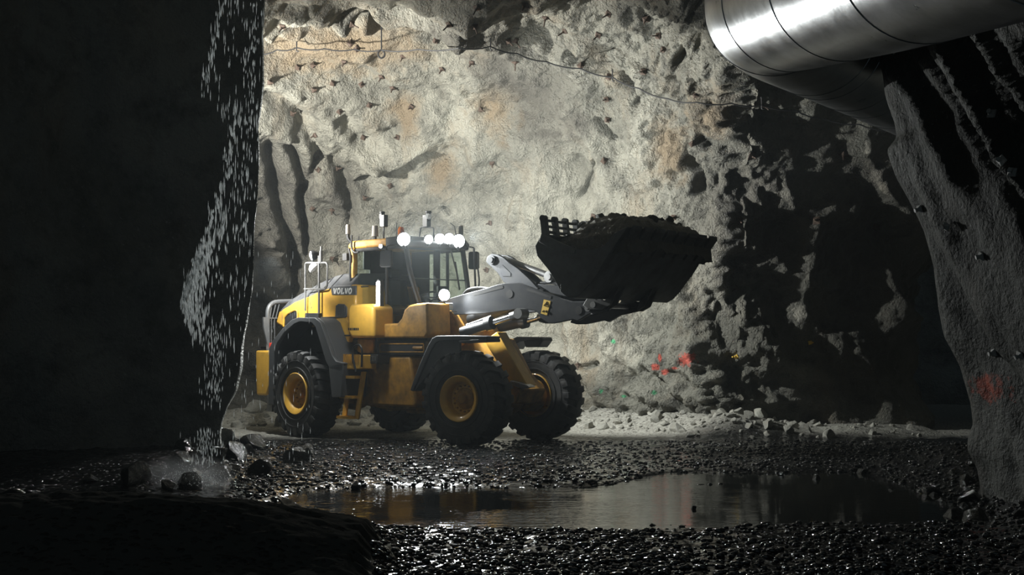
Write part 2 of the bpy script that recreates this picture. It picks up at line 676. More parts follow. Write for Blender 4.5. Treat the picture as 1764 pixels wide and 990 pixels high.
def bvh_of(ob):
    me = ob.data
    return BVHTree.FromPolygons([v.co for v in me.vertices], [tuple(p.vertices) for p in me.polygons])


jsplit = int(np.searchsorted(prof[:, 0], 7.3))
TMPM = bpy.data.materials.new('tmp')
wall_back = tag(grid_mesh('wall_back', G2[:, :jsplit + 1], TMPM), 'rough grey sprayed-concrete rock wall behind the loader', kind='structure')
ceiling = tag(grid_mesh('ceiling', G2[:, jsplit:], TMPM), 'rough vaulted rock roof studded with bolts', kind='structure')
BV_WALL, BV_CEIL = bvh_of(wall_back), bvh_of(ceiling)


def hit(px, py, trees=None):
    o = Vector((0, 0, CAMH))
    d = ray(px, py).normalized()
    best = None
    for t in (trees or (BV_WALL, BV_CEIL)):
        r = t.ray_cast(o, d)
        if r[0] is not None and (best is None or r[3] < best[2]):
            best = (r[0], r[1], r[3])
    return best


def spray(px, py, rad, col, stretch=(1, 0.4, 1), soft=False):  # soft ones are stains and shade painted into the wall colour
    r = hit(px, py)
    return (tuple(r[0]), rad, col, stretch) + ((True,) if soft else ())


BROWN, STAIN_SHADE = (0.19, 0.145, 0.09), (0.075, 0.07, 0.057)  # brown stain; dark tone also painted as shade on dimly lit rock
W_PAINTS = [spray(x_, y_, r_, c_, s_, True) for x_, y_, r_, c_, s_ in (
    (520, 88, 1.0, BROWN, (0.5, 0.5, 1.3)), (640, 78, 1.0, BROWN, (0.5, 0.5, 1.4)), (790, 92, 1.1, STAIN_SHADE, (0.5, 0.5, 1.3)), (925, 165, 1.4, STAIN_SHADE, (1.0, 0.5, 0.8)),
    (850, 180, 0.7, BROWN, (1.1, 0.5, 0.7)), (870, 130, 0.8, STAIN_SHADE, (.8, .5, 1)), (1000, 215, 0.45, STAIN_SHADE, (1, .5, 1)), (590, 340, 0.7, STAIN_SHADE, (1, .5, .5)), (470, 440, 1.5, STAIN_SHADE, (1, .5, .4)), (430, 600, 2.2, STAIN_SHADE, (1, .5, .6)), (480, 300, 1.0, STAIN_SHADE, (1, .5, .4)), (1300, 400, 1.6, STAIN_SHADE, (.8, .5, .4)), (1480, 420, 1.8, STAIN_SHADE, (.8, .5, .4)),
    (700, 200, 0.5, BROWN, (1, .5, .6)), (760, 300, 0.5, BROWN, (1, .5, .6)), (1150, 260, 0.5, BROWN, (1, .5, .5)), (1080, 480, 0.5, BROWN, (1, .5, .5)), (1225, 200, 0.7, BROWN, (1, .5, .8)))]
W_PAINTS += [spray(1183, 618, 0.17, ORANGE, (0.85, 0.3, 1.1)), spray(1128, 632, 0.10, ORANGE), spray(1146, 640, 0.09, ORANGE),
            spray(1137, 616, 0.07, ORANGE, (1.6, .4, .7)), spray(1162, 634, 0.06, ORANGE, (.6, .4, 1.5)),
            spray(1127, 676, 0.06, GREEN), spray(1036, 674, 0.06, GREEN), spray(1057, 588, 0.06, GREEN), spray(1075, 682, 0.05, GREEN, (.5, .4, 1.4))]
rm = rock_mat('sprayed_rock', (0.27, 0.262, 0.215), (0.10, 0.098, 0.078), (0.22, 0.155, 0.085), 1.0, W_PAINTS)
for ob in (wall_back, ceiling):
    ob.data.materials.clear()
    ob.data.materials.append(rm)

# ------------------------------------------------------------------ dark rock pillar at left
dark_rock = rock_mat('dark_rock', (0.28, 0.285, 0.26), (0.17, 0.175, 0.16), (0.26, 0.22, 0.17), 0.7, wet=0.15)
LEFT_EDGE = [(457, 0), (452, 60), (452, 150), (445, 220), (447, 270), (446, 340), (440, 420), (435, 500), (424, 560), (414, 600),
             (408, 640), (403, 670), (390, 700), (381, 730), (379, 750), (384, 790), (392, 830)]
EDGE_Y = 22.0
le = [at(x, y, EDGE_Y) for x, y in LEFT_EDGE]
lez = np.array([p.z for p in le])[::-1]
lex = np.array([p.x for p in le])[::-1]
LPLAN = [(-7.5, 29.5), (-5.0, 26.5), (-2.8, 24.2), (-0.6, 22.35), (-0.10, 22.03), (0.0, 22.0), (-0.05, 21.94), (-0.5, 21.7), (-1.6, 21.2), (-3.0, 20.2), (-4.2, 18.0),
         (-5.2, 15.5), (-5.8, 12.5), (-6.0, 8.0), (-6.0, 3.0)]
lp = resample(LPLAN, 190, dens=lambda q: np.where(np.abs(q[:, 1] - 22) < 0.4, 5.0, 1.0))


def smooth_edge(z, zs, xs, w=0.9):
    g = np.linspace(-w, w, 9)
    k = np.exp(-(g / (0.5 * w)) ** 2)
    return float(np.sum(np.interp(z + g, zs, xs) * k) / np.sum(k))


zz = np.linspace(-0.4, 10.5, 130)
GL = np.empty((190, 130, 3))
for j, z in enumerate(zz):
    e, es = float(np.interp(z, lez, lex)), smooth_edge(z, lez, lex, 1.6)
    GL[:, j, 0] = lp[:, 0] + es + (e - es) * np.exp(-((lp[:, 1] - EDGE_Y) / 0.8) ** 2)
    GL[:, j, 1] = lp[:, 1]
    GL[:, j, 2] = z
NL = grid_normals(GL)
for i in range(190):
    for j in range(130):
        x, y, z = GL[i, j]
        d = 0.30 * noise.noise((x * .5, y * .5, z * .4)) + 0.16 * fbm(x * 1.3, y * 1.3, z * 0.9, 4)
        fade = 1.0 - 0.75 * math.exp(-((y - EDGE_Y) / 1.0) ** 2) if x > np.interp(z, lez, lex) - 1.2 else 1.0
        GL[i, j] += NL[i, j] * d * fade
wall_left = tag(grid_mesh('wall_left', GL, dark_rock), 'black unlit rock face at the left edge', kind='structure')

# ------------------------------------------------------------------ rock wall at right
RIGHT_EDGE = [(1500, 0), (1520, 60), (1522, 110), (1530, 160), (1545, 212), (1548, 240), (1530, 262), (1545, 310), (1565, 350), (1590, 400), (1608, 460),
              (1618, 530), (1632, 580), (1660, 630), (1680, 690), (1684, 730), (1676, 750), (1674, 770), (1688, 800), (1692, 840)]
REY = 17.0
re_ = [at(x, y, REY) for x, y in RIGHT_EDGE]
rez = np.array([p.z for p in re_])[::-1]
rex = np.array([p.x for p in re_])[::-1]
RPLAN = [(11.5, 40.0), (9.0, 32.0), (6.2, 25.5), (3.2, 21.0), (1.0, 18.3), (0.0, 17.0), (0.05, 16.2), (0.2, 14.8), (0.4, 13.2), (0.6, 11.5), (0.8, 9.0), (1.0, 5.0)]
rp = resample(RPLAN, 260, dens=lambda q: np.where(q[:, 1] > 19, 0.35, 1.0))
NZR = 200
zz = np.linspace(-0.4, 10.5, NZR)
GRr = np.empty((260, NZR, 3))
for j, z in enumerate(zz):
    e, es = float(np.interp(z, rez, rex)), smooth_edge(z, rez, rex, 1.6)
    GRr[:, j, 0] = rp[:, 0] + es + (e - es) * np.exp(-((rp[:, 1] - REY) / 0.7) ** 2)
    GRr[:, j, 1] = rp[:, 1]
    GRr[:, j, 2] = z
NRr = -grid_normals(GRr)
c_ = np.array([0, 15.0, 3]) - GRr
NRr *= np.sign(np.mean(np.sum(NRr * c_, -1)))
for i in range(260):
    for j in range(NZR):
        x, y, z = GRr[i, j]
        # long sloping folds running down the face
        q = y - z * 0.7 + 0.5 * noise.noise((y * .5, z * .5, 7.7))
        fold = 1 - math.sqrt(noise.noise((q * 0.85, z * 0.12 + 4, 1.0)) ** 2 + 0.012) * 3.0
        fold2 = 1 - math.sqrt(noise.noise((q * 1.9 + 9, z * 0.2 + 4, 3.0)) ** 2 + 0.02) * 2.5
        d = 0.27 * fold + 0.09 * fold2 + 0.1 * noise.noise((x * .4, y * .4, z * .4)) + 0.06 * fbm(x * 1.5, y * 1.5, z * 0.6, 4)
        fade = 1.0 - 0.8 * math.exp(-((y - REY) / 0.8) ** 2)
        GRr[i, j] += NRr[i, j] * d * fade
red_at = at(1745, 668, 16.2)
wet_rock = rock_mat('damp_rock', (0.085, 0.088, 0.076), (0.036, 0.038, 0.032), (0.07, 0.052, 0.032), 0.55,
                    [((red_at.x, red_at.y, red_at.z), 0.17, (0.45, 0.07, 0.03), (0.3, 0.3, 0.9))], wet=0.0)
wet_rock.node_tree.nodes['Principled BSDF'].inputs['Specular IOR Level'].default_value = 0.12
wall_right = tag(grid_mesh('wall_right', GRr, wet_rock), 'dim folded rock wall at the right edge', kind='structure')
BV_RIGHT = bvh_of(wall_right)

# far end of the dark drift, round its bend
gy = np.linspace(-0.4, 9.6, 40)
gx = np.linspace(8.5, 24.0, 60)
GE = np.empty((60, 40, 3))
for i, x in enumerate(gx):
    for j, z in enumerate(gy):
        GE[i, j] = (x, 46.0 - 0.25 * (x - 9) + 0.5 * fbm(x * 0.5, z * 0.5, 2.2, 4), z)
tag(grid_mesh('wall_end', GE, dark_rock), 'black end wall deep in the side drift', kind='structure')

# ------------------------------------------------------------------ floor with puddle
WATER_Z = -0.045
wx = plan[:, 0]
wy = plan[:, 1]
order = np.argsort(wx[:int(NS * 0.8)])
wxs, wys = wx[:int(NS * 0.8)][order], wy[:int(NS * 0.8)][order]


def floor_z(x, y, detail=True):
    Yw = float(np.interp(x, wxs, wys))
    d = Yw - y
    z = 0.0
    # rubble bank along the foot of the wall
    if x < 9:
        k = float(ss(2.4, 0.2, d))
        amp = 0.42 * float(ss(-8.5, -6, x)) if x < 3.2 else 0.42 - 0.28 * float(ss(3.2, 6.5, x))
        z += amp * k
    # right-hand heap of spoil
    z += 0.36 * math.exp(-(((x - 4.7) / 0.95) ** 2 + ((y - 28.6) / 0.8) ** 2))
    z += 0.16 * math.exp(-(((x - 7.0) / 1.3) ** 2 + ((y - 29.0) / 0.9) ** 2))
    # puddle hollow
    n1 = noise.noise((x * 0.45, y * 0.45, 3.3)) * 0.55 + noise.noise((x * 1.3, y * 1.3, 8.1)) * 0.22
    back = 18.6 + 2.2 * float(ss(0.8, 2.4, x)) - 0.5 * float(ss(-1.5, -3, x))
    front = 14.35 + 0.55 * float(ss(1.6, 3.2, x)) + 0.35 * float(ss(0.0, -2.2, x))
    inside = min(y - front, back - y, (x + 2.75) * 1.3, (6.0 - x) * 1.2)
    inside += n1 * 0.45
    z -= 0.16 * float(ss(-0.35, 0.45, inside))
    # spit of gravel across the puddle's right half
    spit = math.exp(-((y - 19.2 - 0.12 * math.sin(x * 2.1)) / 0.17) ** 2) * float(ss(1.9, 2.5, x)) * float(ss(4.4, 3.7, x))
    z += 0.10 * spit
    spit2 = math.exp(-((y - 14.75) / 0.12) ** 2) * float(ss(0.9, 1.4, x)) * float(ss(2.4, 1.9, x))
    z += 0.09 * spit2
    # bank in the left foreground
    top = float(np.interp(x, [-6, -3.2, -2.4, -1.97, -1.72, -1.25, -1.0], [0.58, 0.57, 0.53, 0.46, 0.41, 0.32, 0.0]))
    z += top * math.exp(-((y - 11.9 - 0.1 * (x + 3)) / (1.0 if y > 11.9 else 1.6)) ** 2)
    # foot of the left pillar
    e = -4.35
    z += 0.30 * float(ss(0.8, -0.6, x - e - 0.0)) * float(ss(16.5, 19.5, y)) * float(ss(27, 23, y))
    # foot of the right wall
    z += 0.42 * float(ss(-1.1, 0.3, x - 5.9)) * float(ss(13.0, 15.0, y)) * float(ss(23, 20.0, y))
    if detail:
        g = fbm(x * 2.4, y * 2.4, 1.7, 3, 0.55)
        g2 = noise.noise((x * 9, y * 9, 0.3))
        track = math.exp(-((y - 26.2) / 1.2) ** 2)
        z += (0.024 * g + 0.022 * max(g2, -0.15)) * (1 - 0.4 * track)
    return z


nyf, nxf = 480, 380
ys = np.concatenate([[2.0, 6.0, 9.0], np.geomspace(10.5, 33.8, nyf - 7), [37, 42, 47, 52]])
nyf = len(ys)
GFl = np.empty((nxf, nyf, 3))
for j, y in enumerate(ys):
    half = max(6.0, y * 0.40 + 1.0)
    xs = np.linspace(-half, half, nxf)
    for i, x in enumerate(xs):
        GFl[i, j] = (x, y, floor_z(x, y))
m, nt, b = new_mat('wet_gravel')
v = coords(nt)
f1 = noise_tex(nt, v, 1.1, 5, 0.6)
f2 = noise_tex(nt, v, 18, 3, 0.6)
sep = N(nt, 'ShaderNodeSeparateXYZ')
nt.links.new(v, sep.inputs[0])
# dry pale spoil along the wall, dark wet muck in front
dry = N(nt, 'ShaderNodeMapRange')
dry.inputs['From Min'].default_value = 27.6
dry.inputs['From Max'].default_value = 29.2
yy = mathn(nt, 'ADD', sep.outputs['Y'], mathn(nt, 'MULTIPLY', mathn(nt, 'SUBTRACT', f1, 0.5), 2.0))
nt.links.new(yy, dry.inputs['Value'])
wetc = ramp(nt, f2, [(0.35, (0.006, 0.006, 0.006)), (0.7, (0.022, 0.022, 0.021))])
dryc = ramp(nt, f2, [(0.35, (0.22, 0.21, 0.18)), (0.7, (0.42, 0.41, 0.36))])
nt.links.new(mix(nt, dry.outputs[0], wetc, dryc), b.inputs['Base Color'])
rr = N(nt, 'ShaderNodeMapRange')
rr.inputs['To Min'].default_value = 0.07
rr.inputs['To Max'].default_value = 0.8
nt.links.new(dry.outputs[0], rr.inputs['Value'])
nt.links.new(mathn(nt, 'ADD', rr.outputs[0], mathn(nt, 'MULTIPLY', f1, 0.10)), b.inputs['Roughness'])
vor = N(nt, 'ShaderNodeTexVoronoi')
vor.inputs['Scale'].default_value = 13
nt.links.new(v, vor.inputs['Vector'])
hs = mathn(nt, 'ADD', noise_tex(nt, v, 7, 5, 0.7), mathn(nt, 'MULTIPLY', mathn(nt, 'SUBTRACT', 0.42, vor.outputs['Distance']), 0.9))
hs = mathn(nt, 'MAXIMUM', hs, mathn(nt, 'ADD', 0.30, mathn(nt, 'MULTIPLY', f1, 0.4)))
bump(nt, hs, 1.0, 0.10, b)
# loose dry dirt of the near left bank does not shine
mx_ = N(nt, 'ShaderNodeMapRange')
mx_.inputs['From Min'].default_value = -0.4
mx_.inputs['From Max'].default_value = -1.0
xx = mathn(nt, 'ADD', sep.outputs['X'], mathn(nt, 'MULTIPLY', mathn(nt, 'SUBTRACT', f1, 0.5), 1.2))
nt.links.new(xx, mx_.inputs['Value'])
my_ = N(nt, 'ShaderNodeMapRange')
my_.inputs['From Min'].default_value = 14.2
my_.inputs['From Max'].default_value = 13.4
nt.links.new(sep.outputs['Y'], my_.inputs['Value'])
dd_ = mathn(nt, 'MULTIPLY', mx_.outputs[0], my_.outputs[0])
bc_ = b.inputs['Base Color'].links[0].from_socket
nt.links.new(mix(nt, dd_, bc_, (0.085, 0.082, 0.075)), b.inputs['Base Color'])
nt.links.new(mathn(nt, 'MULTIPLY', mathn(nt, 'SUBTRACT', 1.0, dd_), 0.42), b.inputs['Specular IOR Level'])
floor = tag(grid_mesh('floor', GFl, m, flip=False), 'wet gravel cave floor', kind='structure')

m, nt, b = new_mat('puddle_water')
v = coords(nt)
b.inputs['Base Color'].default_value = (0.012, 0.013, 0.011, 1)
b.inputs['Roughness'].default_value = 0.03
b.inputs['IOR'].default_value = 1.6
st2 = N(nt, 'ShaderNodeMapping')
st2.inputs['Scale'].default_value = (0.55, 1.6, 1)
nt.links.new(v, st2.inputs['Vector'])
gust = ramp(nt, noise_tex(nt, v, 0.5, 2), [(0.35, (0.15, 0.15, 0.15)), (0.6, (1, 1, 1))])
calm = N(nt, 'ShaderNodeMapRange')
sx_ = N(nt, 'ShaderNodeSeparateXYZ')
nt.links.new(v, sx_.inputs[0])
nt.links.new(sx_.outputs['X'], calm.inputs['Value'])
calm.inputs['From Min'].default_value = 0.8
calm.inputs['From Max'].default_value = 3.2
calm.inputs['To Min'].default_value = 1.0
calm.inputs['To Max'].default_value = 0.18
hw_ = mathn(nt, 'MULTIPLY', mathn(nt, 'MULTIPLY', noise_tex(nt, st2.outputs[0], 5.5, 3, 0.6), gust), calm.outputs[0])
bump(nt, hw_, 0.6, 0.018, b)
mb = MB()
pw = [(-3.6, 13.4), (0, 13.1), (3.5, 13.4), (4.9, 13.8), (5.3, 17), (5.6, 21.2), (3.0, 22.0), (0.5, 20.4), (-2.6, 19.9), (-3.9, 17.5)]
mb.add([(x, y, WATER_Z) for x, y in pw] + [(x, y, WATER_Z - 0.004) for x, y in pw],
       [tuple(range(10)), tuple(range(10, 20))[::-1]] + [(i, (i + 1) % 10, 10 + (i + 1) % 10, 10 + i) for i in range(10)])
water = mb.build('puddle', m, smooth=0)
tag(water, 'wide still puddle mirroring the lit rock wall', 'puddle')

#@@LOADER
#@@DETAILS
# ================================================================== wheel loader
LD = tag(empty('wheel_loader', H0), 'yellow articulated wheel loader with lit work lamps and a raised full bucket', 'wheel loader')
TYR, TYW, VC = 0.868, 0.31, 1.205
OFFS = 2.075


def lamp_light(name, p, power, r=0.06, parent=None, spot=None, kind='POINT'):
    l = bpy.data.lights.new(name, 'SPOT' if spot else kind)
    l.energy = power
    l.color = (0.96, 1.0, 0.985)
    l.shadow_soft_size = r
    if spot:
        l.spot_size = math.radians(spot[1])
        l.spot_blend = spot[2]
    o = bpy.data.objects.new(name, l)
    COL.objects.link(o)
    o.parent = parent
    o.location = p
    if spot:
        o.rotation_euler = Vector(spot[0]).to_track_quat('-Z', 'Y').to_euler()
    return o


# ---- wheels
def wheel(T, u, v, name='wheel'):
    s = 1 if v > 0 else -1
    ax = (T(0, 1, 0) - T(0, 0, 0)) * s
    c = T(u, v, TYR - 0.006)
    mb = MB()
    mb.lathe(c, ax, [(0.40, -0.24), (0.44, -0.26), (0.60, -0.285), (0.72, -0.285), (0.79, -0.265), (0.81, -0.22), (0.82, 0.0),
                     (0.81, 0.22), (0.79, 0.265), (0.72, 0.285), (0.60, 0.285), (0.44, 0.26), (0.40, 0.24)], 64)
    a = (T(1, 0, 0) - T(0, 0, 0))
    nl = 22
    for side in (-1, 1):
        for k in range(nl):
            t0 = 2 * math.pi * (k + (0.25 if side > 0 else 0.75)) / nl
            path = [(-0.02, 0.81, TYR, 0.0), (0.14, 0.80, TYR, 0.05), (0.25, 0.78, TYR - 0.015, 0.085), (0.292, 0.72, 0.825, 0.09), (0.298, 0.69, 0.73, 0.09)]
            vs = []
            for (hh, ri, ro, dt) in path:
                for (tt, rr_) in ((t0 + dt - 0.083, ri), (t0 + dt + 0.083, ri), (t0 + dt + 0.066, ro), (t0 + dt - 0.066, ro)):
                    vs.append(c + ax * (hh * side) + (a * math.cos(tt) + UP * math.sin(tt)) * rr_)
            fs = []
            for q in range(len(path) - 1):
                for e in range(4):
                    fs.append((q * 4 + e, q * 4 + (e + 1) % 4, q * 4 + 4 + (e + 1) % 4, q * 4 + 4 + e))
            fs += [(0, 1, 2, 3), tuple(range(len(path) * 4 - 4, len(path) * 4))[::-1]]
            mb.add(vs, fs)
    # moulded rings on the sidewall
    for h in (-1, 1):
        for r in (0.52, 0.66):
            mb.lathe(c, ax, [(r - 0.012, h * 0.262), (r - 0.008, h * 0.296), (r + 0.008, h * 0.296), (r + 0.012, h * 0.262)], 64)
    ty = mb.build(name, M['rubber'], LD)
    mr = MB()
    mr.lathe(c, ax, [(0.405, -0.295), (0.42, -0.285), (0.42, -0.24), (0.39, -0.23), (0.36, -0.1), (0.36, 0.2), (0.385, 0.23), (0.42, 0.24),
                     (0.42, 0.28), (0.408, 0.295), (0.385, 0.29), (0.345, 0.255), (0.32, 0.24), (0.30, 0.20), (0.285, 0.10), (0.25, 0.075), (0.0, 0.075)], 56)
    rim = mr.build('rim', M['yellow'], ty)
    mh = MB()
    mh.lathe(c, ax, [(0.20, 0.07), (0.20, 0.09), (0.17, 0.11), (0.10, 0.12), (0.09, 0.18), (0.075, 0.195), (0.0, 0.195)], 32)
    for k in range(16):
        t = 2 * math.pi * k / 16
        p = c + (a * math.cos(t) + UP * math.sin(t)) * 0.235
        mh.cyl(p + ax * 0.06, p + ax * 0.105, 0.018, n=6)
    mh.build('hub', M['yellow_dirty'], ty)
    return ty


for s in (1, -1):
    wheel(TR, -OFFS, VC * s)
for s in (1, -1):
    wheel(TF, OFFS, VC * s)

for T, u in ((TR, -OFFS), (TF, OFFS)):
    mb = MB()
    mb.cyl(T(u, -0.92, TYR), T(u, 0.92, TYR), 0.17, n=24)
    mb.lathe(T(u, 0, TYR), T(0, 1, 0), [(0.0, -0.34), (0.2, -0.32), (0.34, -0.16), (0.38, 0), (0.34, 0.16), (0.2, 0.32), (0.0, 0.34)], 32)
    for s in (1, -1):
        mb.lathe(T(u, 0, TYR), T(0, s, 0), [(0.2, 0.55), (0.27, 0.6), (0.31, 0.72), (0.31, 0.95), (0.22, 0.98)], 32)
    mb.build('axle', M['yellow_dirty'], LD)

# ---- rear frame and side structure
mb = MB()
mb.prism(TR, [(-3.7, 0.75), (-0.9, 0.62), (-0.2, 0.55), (0.35, 0.6), (0.35, 1.2), (-0.3, 1.65), (-3.7, 1.65)], -0.52, 0.52)
mb.box(TR, -0.1, 0.3, -0.25, 0.25, 0.5, 1.7)
mb.build('rear_frame', M['yellow_dirty'], LD, 0.03)
blk = rv(0.86, [(640, 612), (735, 612), (735, 700), (640, 700)])
mb = MB()
mb.prism(TR, [(blk[0][0], 0.66), (blk[1][0] - 0.35, 0.66), (blk[1][0] - 0.3, 0.74), (blk[1][0] - 0.38, 1.1), (blk[1][0] - 0.5, 1.62), (blk[0][0], 1.62)], 0.45, 0.86)
mb.build('side_tank', M['yellow_dirty'], LD, 0.05)
mb = MB()
q = rv(0.9, [(648, 586), (731, 586), (731, 611), (648, 611)])
mb.prism(TR, q, 0.55, 0.9)
qq = rv(0.93, [(653, 592), (728, 592), (728, 606), (653, 606)])
mb.build('battery_box', M['black'], LD, 0.02)
mb = MB()
for a_, b_ in ((0, 1), (1, 2), (2, 3), (3, 0)):
    mb.tube([TR(qq[a_][0], 0.905, qq[a_][1]), TR(qq[b_][0], 0.905, qq[b_][1])], 0.012, 6)
mb.tube([TR(qq[1][0] - 0.28, 0.92, (qq[1][1] + qq[2][1]) / 2), TR(qq[1][0], 0.92, (qq[1][1] + qq[2][1]) / 2)], 0.03, 8)
mb.build('box_trim', M['yellow_dirty'], LD)
mb = MB()
mb.box(TR, -0.95, 1.0, -0.8, 0.62, 1.62, 2.0)
mb.build('cab_mount', M['black'], LD, 0.03)

# ---- engine hood
hp = rv(0.92, [(474, 556), (480, 536), (487, 531), (506, 519), (520, 513), (547, 501.5), (570, 493), (612, 489.5)])
hu0 = hp[-1][0]
prof_h = hp + [(hu0, 2.2), (hp[0][0] + 0.28, 2.2)]
mb = MB()
mb.prism(TR, prof_h, -0.92, 0.92)
hood = mb.build('engine_hood', M['yellow'], LD, 0.05, seg=3)
# dark grey top cover, narrower and arched
tp = rv(0.7, [(497, 519), (520, 505), (551, 487.5), (577, 475.5), (591, 471.5), (620, 471)])
mb = MB()
n = len(tp)
sec = [(0.93, -0.02), (0.80, 0.06), (0.55, 0.13), (0.2, 0.16)]
vs, fs = [], []
base_h = np.array([p[1] for p in hp])
base_u = np.array([p[0] for p in hp])
for (u, z) in tp:
    zb = float(np.interp(u, base_u, base_h)) - 0.02
    row = [(0.915, zb - 0.05), (0.915, zb + 0.01), (0.80, zb + (z - zb) * 0.55), (0.70, z), (0.0, z + 0.04)]
    row = row + [(-a_, c__) for a_, c__ in row[:-1][::-1]]
    vs += [TR(u, a_, c__) for a_, c__ in row]
k = len(row)
for i in range(n - 1):
    fs += [(i * k + j, i * k + j + 1, (i + 1) * k + j + 1, (i + 1) * k + j) for j in range(k - 1)]
    fs.append((i * k + k - 1, i * k, (i + 1) * k, (i + 1) * k + k - 1))
fs += [tuple(range(k))[::-1], tuple(range((n - 1) * k, n * k))]
mb.add(vs, fs)
mb.build('hood_top', M['grey'], hood, 0.02, smooth=30)


def side_panel(name, px, v, mat, parent, th=0.02, bevel=0.01, T=TR, f=rv):
    return MB().prism(T, f(v, px), v - th, v).build(name, mat, parent, bevel)


side_panel('side_window', [(490, 560), (491, 547), (496, 541), (508, 535), (511, 537), (511, 560)], 0.935, M['black'], hood, 0.03)
mb = MB()
pts = [TR(u, 0.945, z) for u, z in rv(0.945, [(488.5, 562), (489.5, 547), (495, 540), (508, 533.5), (512.5, 535), (512.5, 562)])]
mb.tube(bent(pts, 0.05), 0.018, 6)
mb.build('window_trim', M['yellow'], hood)
vent = side_panel('side_vent', [(577, 545), (578, 528), (582, 523), (592, 523.5), (597, 529), (597, 546)], 0.94, M['grey'], hood, 0.04)
mb = MB()
vg = rv(0.95, [(579, 544), (579, 528), (583, 526), (592, 526), (593, 544)])
u0, u1 = vg[0][0], vg[4][0]
z0, z1 = vg[0][1], vg[2][1]
for i in range(10):
    t = i / 9
    mb.box(TR, u0 + (u1 - u0) * t - 0.007, u0 + (u1 - u0) * t + 0.007, 0.94, 0.952, z0, z1)
    mb.box(TR, u0, u1, 0.94, 0.952, z0 + (z1 - z0) * t - 0.006, z0 + (z1 - z0) * t + 0.006)
mb.build('vent_mesh', M['fender'], vent)
plate = side_panel('name_plate', [(569, 493.5), (613, 491.5), (613, 508), (571.5, 508)], 0.94, M['grey'], hood, 0.03)


# slab-serif lettering on the name plate, each letter from strokes
def letters(word, T, f, v, x0, x1, ytop, ybot, mat, parent, slant=0.12):
    LET = {
        'V': ([[(0.12, 1), (0.42, 0)], [(0.88, 1), (0.58, 0)]], [(0.0, 0.26, 1), (0.74, 1.0, 1)]),
        'O': ('O', []),
        'L': ([[(0.25, 1), (0.25, 0)], [(0.05, 0.04), (0.95, 0.04)], [(0.90, 0), (0.90, 0.3)]], [(0.03, 0.47, 1)]),
    }
    mb = MB()
    nL = len(word)
    cw = (x1 - x0) / nL
    hpx = ybot - ytop

    def P(cx, x, y):
        px_ = x0 + cw * (cx + 0.08 + x * 0.84) + slant * hpx * y
        py_ = ybot - y * hpx
        return (px_, py_)

    def stroke(pts, wd):
        for (ax_, ay_), (bx_, by_) in zip(pts[:-1], pts[1:]):
            q0, q1 = f(v, [(ax_, ay_), (bx_, by_)])
            d = Vector((q1[0] - q0[0], q1[1] - q0[1]))
            L_ = d.length
            d.normalize()
            nn = Vector((-d.y, d.x)) * wd
            pr = [(q0[0] + nn.x, q0[1] + nn.y), (q1[0] + nn.x, q1[1] + nn.y), (q1[0] - nn.x, q1[1] - nn.y), (q0[0] - nn.x, q0[1] - nn.y)]
            mb.prism(T, pr, v, v + 0.006)
    for k_, ch in enumerate(word):
        st, serif = LET[ch]
        if st == 'O':
            pts = [P(k_, 0.5 + 0.4 * math.cos(t), 0.5 + 0.46 * math.sin(t)) for t in [2 * math.pi * i / 14 for i in range(15)]]
            stroke(pts, 0.015)
        else:
            for s_ in st:
                stroke([P(k_, *p) for p in s_], 0.015)
            for (xa, xb, y) in serif:
                stroke([P(k_, xa, y if y == 0 else 0.96), P(k_, xb, y if y == 0 else 0.96)], 0.007)
    return mb.build('lettering', mat, parent, smooth=0)


letters('VOLVO', TR, rv, 0.945, 573.5, 606, 496.4, 505.6, M['white_letter'], plate)

# lower side cover between hood and fender
mb = MB()
mb.prism(TR, rv(1.02, [(552, 547), (595, 546), (603, 556), (603, 575), (598, 590), (603, 621), (588, 621), (577, 618), (566, 590)]), 0.4, 1.02)
cover = mb.build('side_cover', M['yellow'], LD, 0.03)
for px in ([(553, 547), (596, 545.5)], [(571, 577), (603, 577.5)]):
    q0, q1 = rv(1.03, px)
    MB().tube([TR(q0[0], 1.03, q0[1]), TR(q1[0], 1.03, q1[1])], 0.014, 6).build('cover_seam', M['black'], cover)
mb = MB()
mb.tube(bent([TR(u, 1.08, z) for u, z in rv(1.08, [(557, 559), (572, 546.5), (575, 560), (579, 592), (576, 612), (573, 611)])], 0.12), 0.018, 8)
mb.tube([TR(u, 1.06, z) for u, z in rv(1.06, [(557, 560), (569, 548)])], 0.02, 8)
mb.tube([TR(u, 1.06, z) for u, z in rv(1.06, [(561, 560), (571, 549)])], 0.016, 8)
mb.build('hose', M['cable'], LD)

# ---- rear fender (near), mirrored for the far side
fo = rv(1.5, [(462, 697), (463, 600), (470, 586), (486, 566), (502, 550.5), (513, 546.5), (543, 547), (552, 555), (562, 583), (572, 612), (579, 622), (592, 625)])
fi = rv(1.5, [(472, 697), (472, 606), (478, 590), (490, 572), (508, 557), (517, 553.5), (536, 555), (543, 563), (552, 592), (561, 622), (567, 634), (588, 640)])
for s in (1, -1):
    mb = MB()
    mb.band(TR, fo, fi, s * 1.5, s * 1.42)
    fi2 = [(a_[0] * 0.65 + b_[0] * 0.35, a_[1] * 0.65 + b_[1] * 0.35) for a_, b_ in zip(fo, fi)]
    mb.band(TR, fo, fi2, s * 1.42, s * 0.86)
    flap = rv(1.5, [(566, 630), (591, 625), (588, 684), (566, 684)])
    mb.prism(TR, [(flap[0][0], flap[0][1]), (flap[1][0], flap[1][1]), (flap[2][0], flap[2][1]), (flap[3][0] + 0.1, flap[3][1])], s * 1.5, s * 0.9)
    mb.build('rear_fender', M['fender'], LD, 0.02)
mb = MB()
mb.prism(TR, [(-2.75, 1.95), (-1.45, 2.2), (-1.0, 1.75), (-0.85, 1.5), (-0.95, 1.5), (-1.15, 1.7), (-1.55, 2.05), (-2.7, 1.8)], -0.9, 0.9)
mb.box(TR, -3.1, -0.8, -0.9, 0.9, 1.6, 2.2)
